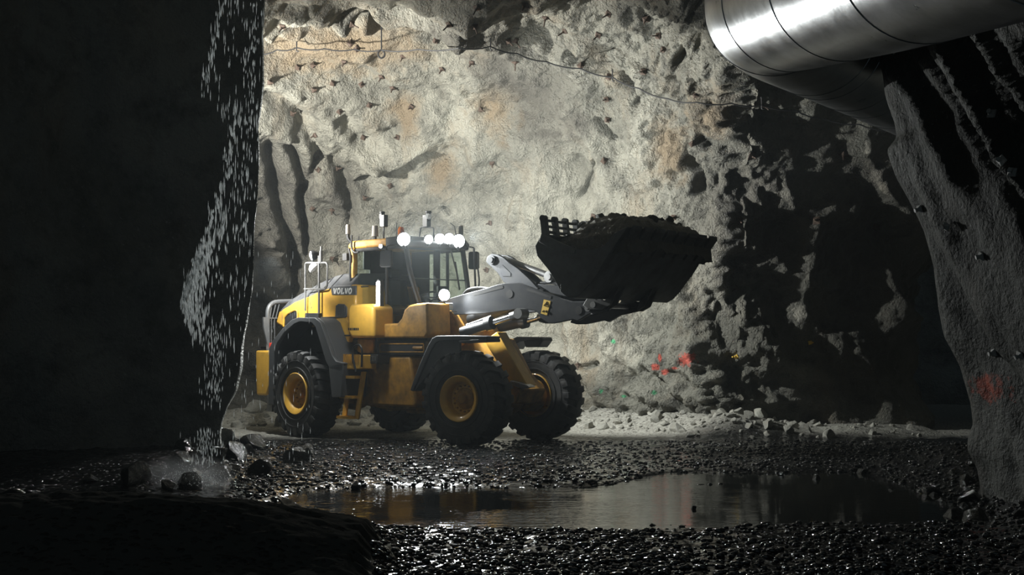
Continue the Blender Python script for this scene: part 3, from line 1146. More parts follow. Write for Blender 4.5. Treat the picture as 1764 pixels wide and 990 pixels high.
mb.build('engine_bay', M['black'], LD)

# ---- counterweight
mb = MB()
q = rv(1.2, [(441, 607), (468, 601), (441, 680), (459, 683)])
ur, uf = q[0][0], -3.3
zt, zb = 1.72, 0.78
plan_cw = [(uf, 1.22), (ur + 0.02, 1.22), (ur - 0.42, 0.72), (ur - 0.42, -0.72), (ur + 0.02, -1.22), (uf, -1.22)]
vs = [TR(u, v_, zt) for u, v_ in plan_cw] + [TR(u, v_, zt - 0.55) for u, v_ in plan_cw]
low = [(uf - 0.25, 1.2), (ur + 0.03, 1.2), (ur - 0.30, 0.7), (ur - 0.30, -0.7), (ur + 0.03, -1.2), (uf - 0.25, -1.2)]
vs += [TR(u, v_, zb) for u, v_ in low]
fs = [tuple(range(6)), tuple(range(12, 18))[::-1]]
for a_ in (0, 6):
    fs += [(a_ + i, a_ + (i + 1) % 6, a_ + 6 + (i + 1) % 6, a_ + 6 + i) for i in range(6)]
mb.add(vs, fs)
cwt = mb.build('counterweight', M['yellow'], LD, 0.04)
mb = MB()
mb.box(TR, ur - 0.1, uf, 0.5, 1.1, zt, zt + 0.03)
mb.box(TR, ur - 0.05, ur + 0.5, 0.95, 1.05, zt + 0.03, zt + 0.08)
mb.build('step_pad', M['black'], cwt)
mb = MB()
tl = onrear = TR(ur + 0.35, 1.08, zt + 0.12)
mb.box(TR, ur + 0.30, ur + 0.40, 1.0, 1.12, zt + 0.04, zt + 0.16)
mb.build('tail_light', M['red'], cwt, 0.01)
mb = MB()
mb.box(TR, -3.5, -3.32, 1.0, 1.22, 0.45, 0.8)
mb.tube(bent([TR(-3.6, 1.15, 0.48), TR(-3.3, 1.15, 0.48)], .05), 0.03, 8)
mb.build('tow_bracket', M['steel'], LD, 0.02)

# ---- rear grille guard
mb = MB()
gu = -3.62


def gp(px, py, u=gu):
    d = ray(px, py)
    o_ = Vector((0, 0, CAMH)) - H0
    t = (u - o_.dot(FR)) / d.dot(FR)
    p = o_ + d * t
    return p


mb.tube(bent([gp(462, 604), gp(460, 520), gp(520, 518)], 0.28, 6), 0.045, 10)
guard = mb.build('grille_guard', M['rail'], LD)
mb = MB()
mb.tube([gp(462, 548), gp(479, 548)], 0.014, 6)
for a_, b_ in ((465, 468), (469, 475), (475, 481)):
    mb.tube([gp(a_, 548), gp(b_, 524)], 0.012, 6)
for x in (464, 467.5, 473):
    mb.tube([gp(x, 548), gp(x, 600)], 0.010, 6)
mb.tube([gp(462, 592), gp(470, 592)], 0.014, 6)
mb.build('guard_bars', M['rail'], guard)
mb = MB()
pts = [gp(452, 546), gp(460, 546), gp(463, 602), gp(461, 602), gp(452.5, 563)]
mb.add([p for p in pts] + [p + FR * 0.04 for p in pts], [tuple(range(5)), tuple(range(5, 10))[::-1]] + [(i, (i + 1) % 5, 5 + (i + 1) % 5, 5 + i) for i in range(5)])
mb.build('guard_bracket', M['rail'], guard)

# ---- hood handrail and its work lamps
mb = MB()


def rp_(v, pts):
    return [TR(u, v, z) for u, z in rv(v, pts)]


mb.tube(bent(rp_(0.98, [(526, 535), (526, 452.5), (550, 452.5)]), 0.06), 0.02, 8)
mb.tube(rp_(0.98, [(549.5, 540), (549.5, 440)]), 0.024, 8)
mb.tube(bent(rp_(0.98, [(549.5, 452.5), (564.5, 452), (563.5, 497), (545, 499)]), 0.1), 0.02, 8)
mb.tube(rp_(0.98, [(524, 497.5), (552, 497.5)]), 0.018, 8)
rail = mb.build('hood_handrail', M['rail'], LD)
MB().prism(TR, rv(1.0, [(525, 539), (548.5, 539), (548.5, 548), (525, 548)]), 0.9, 1.0).build('rail_foot', M['black'], rail, 0.01)
mb = MB()
c = rp_(0.98, [(553, 436)])[0]
mb.cyl(c - UP * 0.18, c + UP * 0.05, 0.035, n=12)
mb.cyl(c + UP * 0.05, c + UP * 0.14, 0.02, n=10)
mb.build('rail_mount', M['rail'], rail)


def lamp(name, p, direction, r=0.11, parent=LD, lensmat=None, depth=0.12, lit=True):
    d = Vector(direction).normalized()
    p = Vector(p)
    h = MB()
    h.lathe(p, d, [(0.0, -depth), (r * 0.55, -depth), (r * 0.95, -depth * 0.35), (r * 1.1, 0.0), (r * 1.1, 0.03), (r * 1.0, 0.03)], 28)
    h.cyl(p - UP * (r * 1.5), p - UP * (r * 0.6), r * 0.22, n=10)
    ho = h.build(name, M['black'], parent)
    l_ = MB()
    l_.lathe(p, d, [(r * 1.0, 0.012), (r * 0.9, 0.035), (r * 0.6, 0.055), (r * 0.3, 0.064), (0.0, 0.067)], 28)
    l_.build('lens', lensmat or M['lens'], ho)
    return ho


p = rp_(0.98, [(539, 440)])[0]
lamp('work_lamp', p, TR(-0.5, 0.75, -0.15), 0.10, LD)
lamp_light('hood_light', p + TR(-0.15, 0.85, -0.05), POW_HOOD, 0.06, LD, spot=(TR(-0.35, 0.2, -0.9), 150, 0.5))
p2 = rp_(0.98, [(541, 461)])[0]
mb = MB()
mb.lathe(p2, TR(-0.6, 0.5, 0.8), [(0.0, 0.09), (0.06, 0.085), (0.11, 0.04), (0.12, -0.02), (0.10, -0.03), (0.0, -0.02)], 24)
mb.build('dome_lamp', M['white'], rail)

# ---- cab
CV = 0.77
ru, fu = rv(CV, [(603, 420)])[0][0], rv(CV, [(697, 412)])[0][0]
zr = 3.74
zrt = 3.90
cab = MB()
cab.prism(TR, [(ru, 1.95), (0.75, 1.95), (0.75, 2.15), (ru, 2.15)], -CV, CV)     # floor pan
cabo = cab.build('cab', M['black'], LD, 0.03)
mb = MB()
mb.prism(TR, [(ru - 0.04, zr), (fu - 0.1, zr), (fu - 0.02, zr + 0.08), (fu - 0.12, zrt), (ru + 0.04, zrt), (ru - 0.04, zr + 0.08)], -CV - 0.03, CV + 0.03)
roof = mb.build('cab_roof', M['yellow_dirty'], cabo, 0.04, seg=3)
mb = MB()
mb.prism(TR, [(fu - 0.55, zr - 0.03), (fu + 0.06, zr - 0.04), (fu + 0.10, zr + 0.08), (fu - 0.02, zrt + 0.02), (fu - 0.55, zrt + 0.012)], -CV - 0.04, CV + 0.04)
mb.build('roof_visor', M['black'], cabo, 0.03)
for s in (1, -1):
    MB().box(TR, ru, ru + 0.13, s * CV, s * (CV - 0.10), 2.0, zr + 0.02).build('rear_pillar', M['yellow_dirty'], cabo, 0.02)
mb = MB()
for s in (1, -1):
    mb.tube([TR(fu - 0.03, s * (CV - 0.05), zr), TR(fu + 0.10, s * (CV - 0.06), 3.2), TR(fu + 0.34, s * (CV - 0.16), 2.45)], 0.05, 10)
    mb.tube([TR(fu - 0.55, s * CV, zr), TR(fu - 0.53, s * CV, 2.15)], 0.032, 8)
    mb.tube([TR(ru + 0.2, s * CV, zr - 0.03), TR(fu - 0.05, s * CV, zr - 0.03)], 0.035, 8)
    mb.tube([TR(ru + 0.15, s * CV, 2.98), TR(ru + 0.6, s * CV, 2.98)], 0.012, 8)
mb.tube([TR(fu + 0.30, -CV + 0.1, 2.5), TR(fu + 0.30, CV - 0.1, 2.5)], 0.04, 8)
mb.tube([TR(fu + 0.12, -CV + 0.02, 3.1), TR(fu + 0.12, CV - 0.02, 3.1)], 0.012, 8)
mb.build('cab_frame', M['black'], cabo)
mb = MB()   # lower rear wall; upper boxes added to darken the windows
mb.box(TR, ru + 0.01, ru + 0.06, -CV + 0.1, CV - 0.1, 2.1, 3.05)
mb.box(TR, ru + 0.01, ru + 0.05, -CV + 0.1, 0.30, 3.0, zr)
mb.box(TR, ru + 0.01, ru + 0.05, 0.30, 0.46, 3.35, zr)
mb.build('rear_panel', M['black'], cabo, 0.01)
gpn = [(ru + 0.12, 2.15), (ru + 0.12, zr), (fu - 0.03, zr), (fu + 0.08, 3.2), (fu + 0.32, 2.45), (fu + 0.05, 2.15)]
for s in (1, -1):
    MB().prism(TR, gpn, s * (CV - 0.02), s * (CV - 0.03)).build('side_glass', M['glass'], cabo, smooth=0)
mb = MB()
ws = []
for t, z, u in ((0, zr, fu - 0.02), (1, 3.2, fu + 0.11), (2, 2.45, fu + 0.35)):
    for v_ in (-0.7, -0.35, 0, 0.35, 0.7):
        ws.append(TR(u + 0.06 * (1 - (v_ / 0.7) ** 2), v_ * (1 - 0.06 * t), z))
fs = [(r * 5 + k_, r * 5 + k_ + 1, r * 5 + k_ + 6, r * 5 + k_ + 5) for r in range(2) for k_ in range(4)]
k0 = len(ws)
ws += [p - TR(0.012, 0, 0) for p in ws]
fs += [tuple(k0 + i for i in f[::-1]) for f in fs]
mb.add(ws, fs)
mb.build('windshield', M['glass'], cabo, smooth=60)
MB().box(TR, ru + 0.02, ru + 0.03, -0.25, CV - 0.12, 3.05, zr - 0.02).build('rear_glass', M['glass'], cabo, smooth=0)
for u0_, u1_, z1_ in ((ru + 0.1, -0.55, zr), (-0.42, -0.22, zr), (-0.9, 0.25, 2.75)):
    MB().box(TR, u0_, u1_, -CV + 0.035, -CV + 0.06, 2.15, z1_).build('dark_sheet', M['black'], cabo, 0.01)  # added dark sheets standing in for the shaded cab interior
# interior
mb = MB()
mb.prism(TR, [(-0.62, 2.45), (-0.12, 2.45), (-0.10, 2.56), (-0.55, 2.6), (-0.72, 3.15), (-0.84, 3.15), (-0.74, 2.5)], -0.26, 0.26)
mb.prism(TR, [(-0.72, 3.17), (-0.82, 3.17), (-0.84, 3.36), (-0.76, 3.36)], -0.14, 0.14)
mb.box(TR, -0.6, -0.2, -0.15, 0.15, 2.15, 2.45)
mb.build('operator_seat', M['black'], cabo, 0.04)
mb = MB()
mb.tube([TR(0.42, 0.0, 2.2), TR(0.28, 0.0, 2.72)], 0.05, 10)
cc = TR(0.26, 0, 2.76)
ax_ = TR(-0.5, 0, 0.85).normalized()
e1 = TR(0, 1, 0)
e2 = ax_.cross(e1)
mb.tube([cc + (e1 * math.cos(t) + e2 * math.sin(t)) * 0.21 for t in [2 * math.pi * i / 24 for i in range(24)]], 0.018, 8, closed=True)
mb.tube([cc - e1 * 0.2, cc + e1 * 0.2], 0.016, 6)
mb.build('steering_wheel', M['black'], cabo)
mb = MB()
mb.box(TR, -0.5, 0.15, -0.62, -0.38, 2.15, 2.72)
mb.box(TR, 0.1, 0.16, -0.62, -0.36, 2.75, 3.0)
mb.box(TR, -0.1, 0.38, -0.70, -0.60, 2.15, 2.55)
mb.tube([TR(-0.05, -0.45, 2.7), TR(0.0, -0.42, 2.92)], 0.022, 8)
mb.build('control_console', M['black'], cabo, 0.02)
mb = MB()   # wiper
mb.tube([TR(fu + 0.16, -0.25, zr - 0.05), TR(fu + 0.24, -0.33, 3.25)], 0.014, 6)
mb.tube([TR(fu + 0.20, -0.33, 3.45), TR(fu + 0.30, -0.36, 2.9)], 0.018, 6)
mb.build('wiper', M['black'], cabo)
mb = MB()   # hazard chevrons on the rear pillar foot
for k_ in range(4):
    q = rv(CV + 0.004, [(604.5, 497 + k_ * 6.2), (612.5, 503 + k_ * 6.2), (612.5, 506 + k_ * 6.2), (604.5, 500 + k_ * 6.2)])
    mb.prism(TR, q, CV, CV + 0.006)
mb.build('hazard_stripe', M['ink'], cabo, smooth=0)
mb = MB()
mb.tube(bent(rp_(CV + 0.06, [(601, 428), (604, 440), (603, 470), (604.5, 497)]), 0.1), 0.022, 8)
mb.tube(bent(rp_(CV + 0.08, [(606, 405), (605, 428), (611, 436), (618, 434)]), 0.1), 0.02, 8)
mb.box(TR, ru - 0.12, ru + 0.02, CV, CV + 0.1, 3.52, 3.66)
mb.build('grab_handle', M['black'], cabo)

# storage box below the door and the cab's lower front panel
mb = MB()
q = rv(1.28, [(599, 530), (604, 524), (636, 523), (643, 528), (644, 582), (605, 582), (599, 572)])
mb.prism(TR, q, 0.78, 1.28)
bx = mb.build('storage_box', M['yellow'], LD, 0.06, seg=4)
mb = MB()
for x, w_ in ((599.8, 2), (602.6, 2.2), (605.6, 1.6), (608.4, 3.4), (612.4, 2.2), (615.6, 2)):
    q = rv(1.285, [(x, 564.5), (x + w_, 564.5), (x + w_, 568.5), (x, 568.5)])
    mb.prism(TR, q, 1.279, 1.285)
mb.build('worn_marking', M['ink'], bx, smooth=0)
mb = MB()
q = rv(1.02, [(642, 558), (684, 556.5), (691, 548), (696, 533), (704, 525.5), (716, 522.5), (735, 521), (737, 574), (731, 582), (642, 582)])
mb.prism(TR, q, 0.45, 1.02)
mb.build('lower_panel', M['yellow_dirty'], LD, 0.04, seg=3)
mb = MB()
mb.tube(rp_(1.06, [(652, 481), (650, 535), (648, 586), (648, 606)]), 0.022, 8)
mb.build('front_grab_rail', M['black'], LD)
# vertical light bar
q0, q1 = rp_(1.08, [(652, 486), (652, 531)])
lb = MB()
c0_, c1_ = q0 - TR(0, 0.035, 0) + UP * 0.03, q1 - TR(0, 0.035, 0) - UP * 0.03
hl_ = (q0 - q1).length / 2
cbx = lambda u, v, z: (q0 + q1) / 2 + TR(u, v, z)
lb.prism(lambda u, v, z: cbx(u, z, v), [(-0.062, -0.08), (0.062, -0.08), (0.062, 0.005), (0.047, 0.005), (0.047, -0.045), (-0.047, -0.045), (-0.047, 0.005), (-0.062, 0.005)], -hl_ - 0.04, hl_ + 0.04)
lbo = lb.build('light_bar', M['black'], LD)
lb = MB()
lb.tube([q0 + UP * 0.02, q0, q1, q1 - UP * 0.02], [0.02, 0.042, 0.042, 0.02], 14)
lb.build('bar_lens', M['bar'], lbo)
lamp_light('bar_light', (q0 + q1) / 2 + TR(0.1, 0.68, 0.05), POW_BAR, 0.12, LD)

# ladder and platform
mb = MB()
ylad = 1.42
L0, L1 = rv(ylad, [(592, 636), (579, 721)])
R0, R1 = rv(ylad, [(613, 640), (601, 722)])
for (a_, b_) in ((L0, L1), (R0, R1)):
    mb.prism(TR, [(a_[0] - 0.06, a_[1]), (a_[0] + 0.08, a_[1]), (b_[0] + 0.08, b_[1]), (b_[0] - 0.06, b_[1])], ylad - 0.20, ylad - 0.165)
for (a_, b_) in ((L0, L1), (R0, R1)):
    pass
lad = mb.build('ladder', M['yellow'], LD, 0.01)
for t in (0.16, 0.56, 0.97):
    ua, ub = L0[0] + (L1[0] - L0[0]) * t, R0[0] + (R1[0] - R0[0]) * t
    z = L0[1] + (L1[1] - L0[1]) * t
    s_ = MB()
    s_.box(TR, ua, ub, ylad - 0.24, ylad, z - 0.02, z + 0.02)
    for k_ in range(9):
        uu = ua + (ub - ua) * (k_ + 0.5) / 9
        s_.box(TR, uu - 0.008, uu + 0.008, ylad - 0.24, ylad + 0.004, z + 0.02, z + 0.032)
    s_.build('ladder_step', M['yellow'], lad)
mb = MB()
q = rv(1.40, [(591, 611), (620, 611), (620, 636), (592, 636)])
mb.prism(TR, q, 1.0, 1.40)
plat = mb.build('boarding_platform', M['yellow'], LD, 0.02)
mb = MB()
for k_ in range(10):
    uu = q[0][0] + (q[1][0] - q[0][0]) * (k_ + 0.5) / 10
    mb.box(TR, uu - 0.01, uu + 0.01, 1.39, 1.412, q[2][1] + 0.12, q[0][1] + 0.015)
mb.build('tread_ribs', M['yellow_dirty'], plat)
mb = MB()
q = rv(1.15, [(621, 610.5), (650, 610.5), (650, 626), (621, 626)])
mb.prism(TR, q, 0.8, 1.15)
pk = mb.build('step_kick_plate', M['black'], LD, 0.01)
mb = MB()
for x, w_ in ((633.3, 1.1), (637, 1.0), (641.6, 1.1), (645.6, 0.9)):
    qq = rv(1.155, [(x, 613), (x + w_, 613), (x + w_, 621), (x, 621)])
    mb.prism(TR, qq, 1.148, 1.156)
for x0_, x1_, y_ in ((633.3, 638, 613.2), (633.3, 635, 616.6), (633.3, 635.5, 620.6), (639.5, 644, 613.2), (640.5, 643.5, 620.4)):
    qq = rv(1.155, [(x0_, y_), (x1_, y_), (x1_, y_ + 1), (x0_, y_ + 1)])
    mb.prism(TR, qq, 1.148, 1.156)
mb.build('faded_stencil', M['rail'], pk, smooth=0)
mb = MB()
mb.tube(bent(rp_(1.44, [(613, 640), (607, 612), (608, 597), (618, 592), (624, 600), (623, 632)]), 0.09), 0.02, 8)
mb.build('step_handrail', M['cable'], LD)
mb = MB()
q = rv(0.9, [(605, 584), (643, 584), (643, 609), (622, 609), (605, 600)])
mb.prism(TR, q, 0.6, 0.9)
mb.build('mount_plate', M['yellow_dirty'], LD, 0.02)

# ---- roof gear
def roofpx(px, py, v):
    return rp_(v, [(px, py)])[0]


def pod(px, py, v, r, h, mat=M['tan']):
    p = roofpx(px, py, v)
    b_ = MB()
    b_.lathe(p, UP, [(0, h), (r * 0.8, h), (r * 0.9, h - 0.02), (r, 0.02), (r * 1.05, 0), (0, 0)], 24)
    o_ = b_.build('antenna_pod', mat, LD)
    k_ = MB()
    k_.tube(bent([p, p - UP * 0.08, p - UP * 0.16 + TR(0.06, -0.03, 0), p - UP * 0.26 + TR(0.1, -0.06, 0)], 0.05), 0.035, 8)
    k_.build('pod_bracket', M['black'], o_)
    return o_


pod(599.5, 403, 0.80, 0.05, 0.19)
pod(646, 407, 0.70, 0.065, 0.21)
pod(794, 404, -0.62, 0.05, 0.18)
mb = MB()
p = roofpx(661, 412, 0.6)
mb.tube([p, p + UP * 0.24], 0.018, 8)
c = p + UP * 0.24
mb.box(lambda u, v, z: c + TR(u, v, z), -0.07, 0.07, -0.05, 0.05, 0.0, 0.24)
mb.box(lambda u, v, z: c + TR(u, v, z), -0.10, -0.02, -0.04, 0.04, 0.16, 0.27)
mb.cyl(c + TR(-0.05, 0, 0.27), c + TR(-0.05, 0, 0.31), 0.055, n=14)
mb.build('mast_camera', M['black'], LD, 0.008)
mb = MB()
p = roofpx(735, 391, 0.1)
mb.box(lambda u, v, z: p + TR(u, v, z), -0.07, 0.07, -0.05, 0.05, 0.0, 0.24)
mb.cyl(p + TR(0.05, 0, 0.16), p + TR(0.05, 0, 0.27), 0.05, n=14)
mb.cyl(p + TR(0.05, 0, 0.27), p + TR(0.05, 0, 0.31), 0.065, n=14)
mc = mb.build('mast_camera', M['black'], LD, 0.008)
mb = MB()
c = p + TR(0.06, 0.0, 0.20)
mb.lathe(c, TR(0.5, 0.6, 0.1), [(0.0, 0.07), (0.05, 0.065), (0.06, 0.0), (0.0, 0.0)], 16)
mb.build('camera_cover', M['white'], mc)
mb = MB()
fp = [roofpx(722, 412, 0.1), roofpx(725, 391, 0.1), roofpx(747, 392, 0.1), roofpx(747, 412, 0.1)]
mb.tube(bent(fp, 0.04), 0.014, 8)
mb.build('camera_stand', M['black'], LD)
mb = MB()
p = roofpx(691, 408, 0.55)
mb.lathe(p, UP, [(0, 0.20), (0.04, 0.195), (0.062, 0.16), (0.066, 0.03), (0.08, 0.0), (0, 0)], 24)
be = mb.build('amber_beacon', M['amber'], LD)
mb = MB()
mb.cyl(p - UP * 0.1, p, 0.05, n=16)
mb.cyl(p, p + UP * 0.12, 0.03, n=12)
mb.build('beacon_base', M['black'], be)
for pts_, r_ in (([roofpx(683, 412, 0.5), roofpx(683, 383, 0.5)], 0.008), ([roofpx(618, 413, 0.75), roofpx(618, 407, 0.75)], 0.014),
                 ([roofpx(787, 412, -0.4), roofpx(783, 390, -0.4), roofpx(776, 384, -0.4)], 0.01)):
    MB().tube(pts_, r_, 6).build('whip_antenna', M['black'], LD)

# roof work lamps: four on the front edge, two at the rear far corner
fwd = TR(1, 0, -0.12)
for (px, py, v_, r) in ((695, 412, 0.66, 0.125), (738, 412, 0.16, 0.085), (757, 411, -0.09, 0.10), (773, 411, -0.32, 0.105), (789, 415, -0.56, 0.13)):
    uu = fu + 0.10
    # lies on the front edge of the roof
    d = ray(px, py)
    o_ = Vector((0, 0, CAMH)) - H0
    t = (uu - o_.dot(FR)) / d.dot(FR)
    p = o_ + d * t
    lamp('roof_lamp', p, TR(0.8, 0.35, -0.15), r, LD)
    if v_ in (0.66, 0.16):
        lamp_light('roof_light', p + TR(0.18, 0.02, 0.0), POW_ROOF_FWD, 0.05, LD, spot=(Vector((0.45, -0.85, -0.22)), 150, 0.5))
    else:
        pass
for (u_, v_) in ((ru - 0.05, -0.6), (ru + 0.5, -CV - 0.05)):
    p = TR(u_, v_, zrt + 0.10)
    lamp('roof_lamp', p, TR(-0.8 if u_ < ru else 0, -0.8, -0.1), 0.09, LD)
    lamp_light('roof_light', p + TR(-0.2 if u_ < ru else 0, -0.22, 0.05), POW_ROOF_REAR, 0.07, LD, spot=(Vector((-0.4, 0.9, 0.1)), 170, 0.4))
lamp_light('roof_light', TR(fu - 0.1, -0.98, 3.98), POW_ROOF_FRONT, 0.06, LD, spot=(Vector((0.72, 0.68, 0.08)), 150, 0.5))
lamp('marker_lamp', roofpx(657, 424, 0.84), TR(0.3, 0.9, 0), 0.04, LD, M['lens_small'], 0.06)

# mirrors
def mirror(px0, px1, py0, py1, v, arm):
    cxp, cyp = (px0 + px1) / 2, (py0 + py1) / 2
    p = rp_(v, [(cxp, cyp)])[0]
    right = (Vector((1, 0, 0)) * 0.8 + Vector((0, -0.3, 0))).normalized()
    hw = (px1 - px0) / 2 / 88
    hh = (py1 - py0) / 2 / 88
    out = []
    for (sx, sz) in ((-1, -0.85), (-0.8, -1), (0.8, -1), (1, -0.85), (0.95, 0.85), (0.75, 1), (-0.75, 1), (-0.95, 0.85)):
        out.append(p + right * (hw * sx) + UP * (hh * sz))
    back = right.cross(UP).normalized()
    if back.y > 0:
        back = -back
    m_ = MB()
    k_ = len(out)
    m_.add([q - back * 0.04 for q in out] + [q + back * 0.05 for q in out], [tuple(range(k_)), tuple(range(k_, 2 * k_))[::-1]] + [(i, (i + 1) % k_, k_ + (i + 1) % k_, k_ + i) for i in range(k_)])
    mo = m_.build('side_mirror', M['black'], LD, 0.03, seg=3)
    a_ = MB()
    a_.tube(bent([p + UP * hh * 0.5, p + UP * (hh + 0.08)] + arm, 0.05), 0.016, 8)
    a_.build('mirror_arm', M['black'], mo)


mirror(655, 677, 431, 460, 0.98, [TR(fu - 0.2, 0.78, zr + 0.02)])
mirror(807, 826, 433, 464, -1.0, [TR(fu + 0.1, -0.8, zr + 0.03)])
mb = MB()
mb.tube([TR(fu + 0.22, -0.80, zr), TR(fu + 0.3, -0.80, 2.5)], 0.02, 8)
mb.tube(bent([TR(fu + 0.3, -0.84, zr - 0.1), TR(fu + 0.26, -0.86, 3.4), TR(fu + 0.34, -0.84, 3.1), TR(fu + 0.28, -0.86, 2.85), TR(fu + 0.36, -0.84, 2.6)], 0.08), 0.016, 8)
mb.tube(bent([TR(fu + 0.1, -0.8, 2.9), TR(fu + 0.45, -0.9, 2.9), TR(fu + 0.45, -0.9, 2.45)], 0.06), 0.022, 8)
mb.build('front_handrail', M['black'], LD)

# ---- front frame: tower, axle frame
tw = fv(0.60, [(736, 523), (768, 524), (776, 533), (803, 579), (790, 596), (740, 600), (722, 590), (735, 575)])
mb = MB()
mb.prism(TF, tw, 0.42, 0.60)
mb.prism(TF, tw, -0.42, -0.60)
twb = mb.build('loader_tower', M['yellow_dirty'], LD, 0.02)
mb = MB()
c = fv(0.61, [(748, 534)])[0]
mb.cyl(TF(c[0], 0.595, c[1]), TF(c[0], 0.625, c[1]), 0.075, n=24)
mb.cyl(TF(c[0], 0.62, c[1]), TF(c[0], 0.65, c[1]), 0.04, n=16)
q = fv(0.61, [(758, 552), (763, 552), (765, 563), (760, 563)])
mb.prism(TF, q, 0.6, 0.612)
q = fv(0.61, [(766, 552), (772, 553), (775, 566), (769, 566)])
mb.prism(TF, q, 0.6, 0.612)
mb.build('tower_pin', M['black'], twb)
mb = MB()
mb.prism(TF, [(0.25, 0.55), (1.2, 0.6), (2.6, 0.75), (2.72, 1.0), (2.4, 1.3), (2.0, 1.95), (1.2, 2.0), (0.55, 1.95), (0.25, 1.4)], -0.42, 0.42)
mb.build('front_frame', M['yellow_dirty'], LD, 0.03)
# bright raking plate on the near side, with its twin
st = fv(0.52, [(834, 588), (846, 578), (856, 571), (909, 664), (892, 668), (880, 661)])
MB().prism(TF, st, 0.22, 0.52).build('axle_bracket', M['yellow'], LD, 0.015)
mb = MB()
q = fv(0.62, [(878, 655), (896, 659), (909, 664), (912, 667), (898, 669), (880, 662)])
mb.prism(TF, q, 0.40, 0.62)
mb.build('bracket_foot', M['steel'], LD, 0.01)

# front fenders
fo = fv(1.5, [(706, 672), (722, 628), (737, 594), (744, 582), (752, 578), (791, 577.5), (839, 578.5)])
fi = fv(1.5, [(711, 674), (729, 633), (743, 602), (750, 591), (757, 587), (791, 586), (839, 583)])
for s in (1, -1):
    mb = MB()
    if s > 0:
        mb.band(TF, fo, fi, 1.5, 1.08)
        mb.prism(TF, [fi[0], fi[1], fi[2], fi[3], fi[4], fi[5], (fi[5][0], fi[5][1] - 0.2), (fi[3][0] + 0.15, fi[3][1] - 0.25)], 1.47, 1.42)
        mb.prism(TF, [(fi[5][0], fi[5][1] - 0.05), (fi[5][0], fi[5][1]), fi[6], (fi[6][0], fi[6][1] - 0.06)], 1.5, 1.08)
    else:
        a0 = 1.40
        fo2, fi2 = fo[2:5] + [(2.14, fo[6][1])], fi[2:5] + [(2.14, fi[6][1])]
        mb.band(TF, fo2, fi2, -1.5, -1.08)
        mb.prism(TF, [(2.14, fo[6][1]), (2.17, fo[6][1] - 0.06), (2.05, fo[6][1] - 0.2), (1.75, fo[6][1] - 0.2), (1.68, fo[6][1])], -1.5, -1.15)
    mb.build('front_fender', M['fender'], LD, 0.015)

# ---- lift arms (boom)
bp = fv(0.55, [(757, 520), (780, 512.5), (805, 505), (840, 496), (858, 490), (873, 487), (896, 487), (914, 494), (943, 505), (965, 513), (985, 519), (1003, 519), (1052, 516.5),
               (1047, 534), (1016, 541), (996, 553), (988, 550), (970, 554), (954, 557), (940, 557), (929, 554),
               (932, 548), (930, 541), (922, 535), (907, 532.5), (889, 532.7), (860, 536.5), (836, 540), (789, 542), (766, 540)])
boom = []
for s in (1, -1):
    b_ = MB().prism(TF, bp, s * 0.49, s * 0.58).build('lift_arm', M['boom'], LD, 0.012)
    boom.append(b_)
mb = MB()
mid = fv(0.55, [(873, 496), (914, 503), (925, 530), (900, 528), (868, 522)])
mb.prism(TF, mid, -0.49, 0.49)
mb.build('cross_tube', M['boom'], LD, 0.04)
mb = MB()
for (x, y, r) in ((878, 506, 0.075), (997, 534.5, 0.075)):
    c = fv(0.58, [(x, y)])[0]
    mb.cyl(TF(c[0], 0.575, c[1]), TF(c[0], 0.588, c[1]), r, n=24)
mb.build('hole_shade', M['ink'], boom[0])  # black discs standing in for the dark of open pin holes
mb = MB()
for (x, y, r) in ((1015, 530.5, 0.062),):
    c = fv(0.60, [(x, y)])[0]
    mb.cyl(TF(c[0], 0.57, c[1]), TF(c[0], 0.66, c[1]), r, n=24)
    mb.cyl(TF(c[0], 0.66, c[1]), TF(c[0], 0.69, c[1]), r * 0.5, n=12)
mb.build('pin', M['steel'], boom[0])
mb = MB()   # stiffener flange round the tip
q = fv(0.6, [(1019, 541.5), (1047, 534), (1055, 517)])
mb.tube([TF(u, 0.60, z) for u, z in q], 0.028, 8)
mb.build('tip_flange', M['boom'], boom[0])
q = fv(0.585, [(936.8, 515.5), (948.6, 518.5), (942.2, 543), (931.6, 539.8)])
dc = MB().prism(TF, q, 0.58, 0.586).build('warning_decal', M['decal'], boom[0], smooth=0)
mb = MB()
tri = fv(0.59, [(941.8, 519.3), (936.6, 526), (944, 528.2)])
mb.tube([TF(u, 0.588, z) for u, z in tri], 0.007, 4, closed=True)
mb.tube([TF(u, 0.588, z) for u, z in fv(0.59, [(941, 522.5), (940.6, 525)])], 0.008, 4)
mb.tube([TF(u, 0.588, z) for u, z in fv(0.59, [(934, 536.5), (936.5, 534.6), (939, 535.2)])], 0.008, 4)
mb.tube([TF(u, 0.588, z) for u, z in fv(0.59, [(941.6, 534), (940.6, 538)])], 0.012, 4)
mb.build('decal_symbol', M['ink'], dc, smooth=0)
for px in ([(813, 505.5), (866, 491.8), (867, 496), (815, 509.5)], [(909, 496), (950, 510), (948.5, 514.5), (908, 500.5)]):
    q = fv(0.585, px)
    MB().prism(TF, q, 0.58, 0.585).build('grip_strip', M['ink'], boom[0], smooth=0)

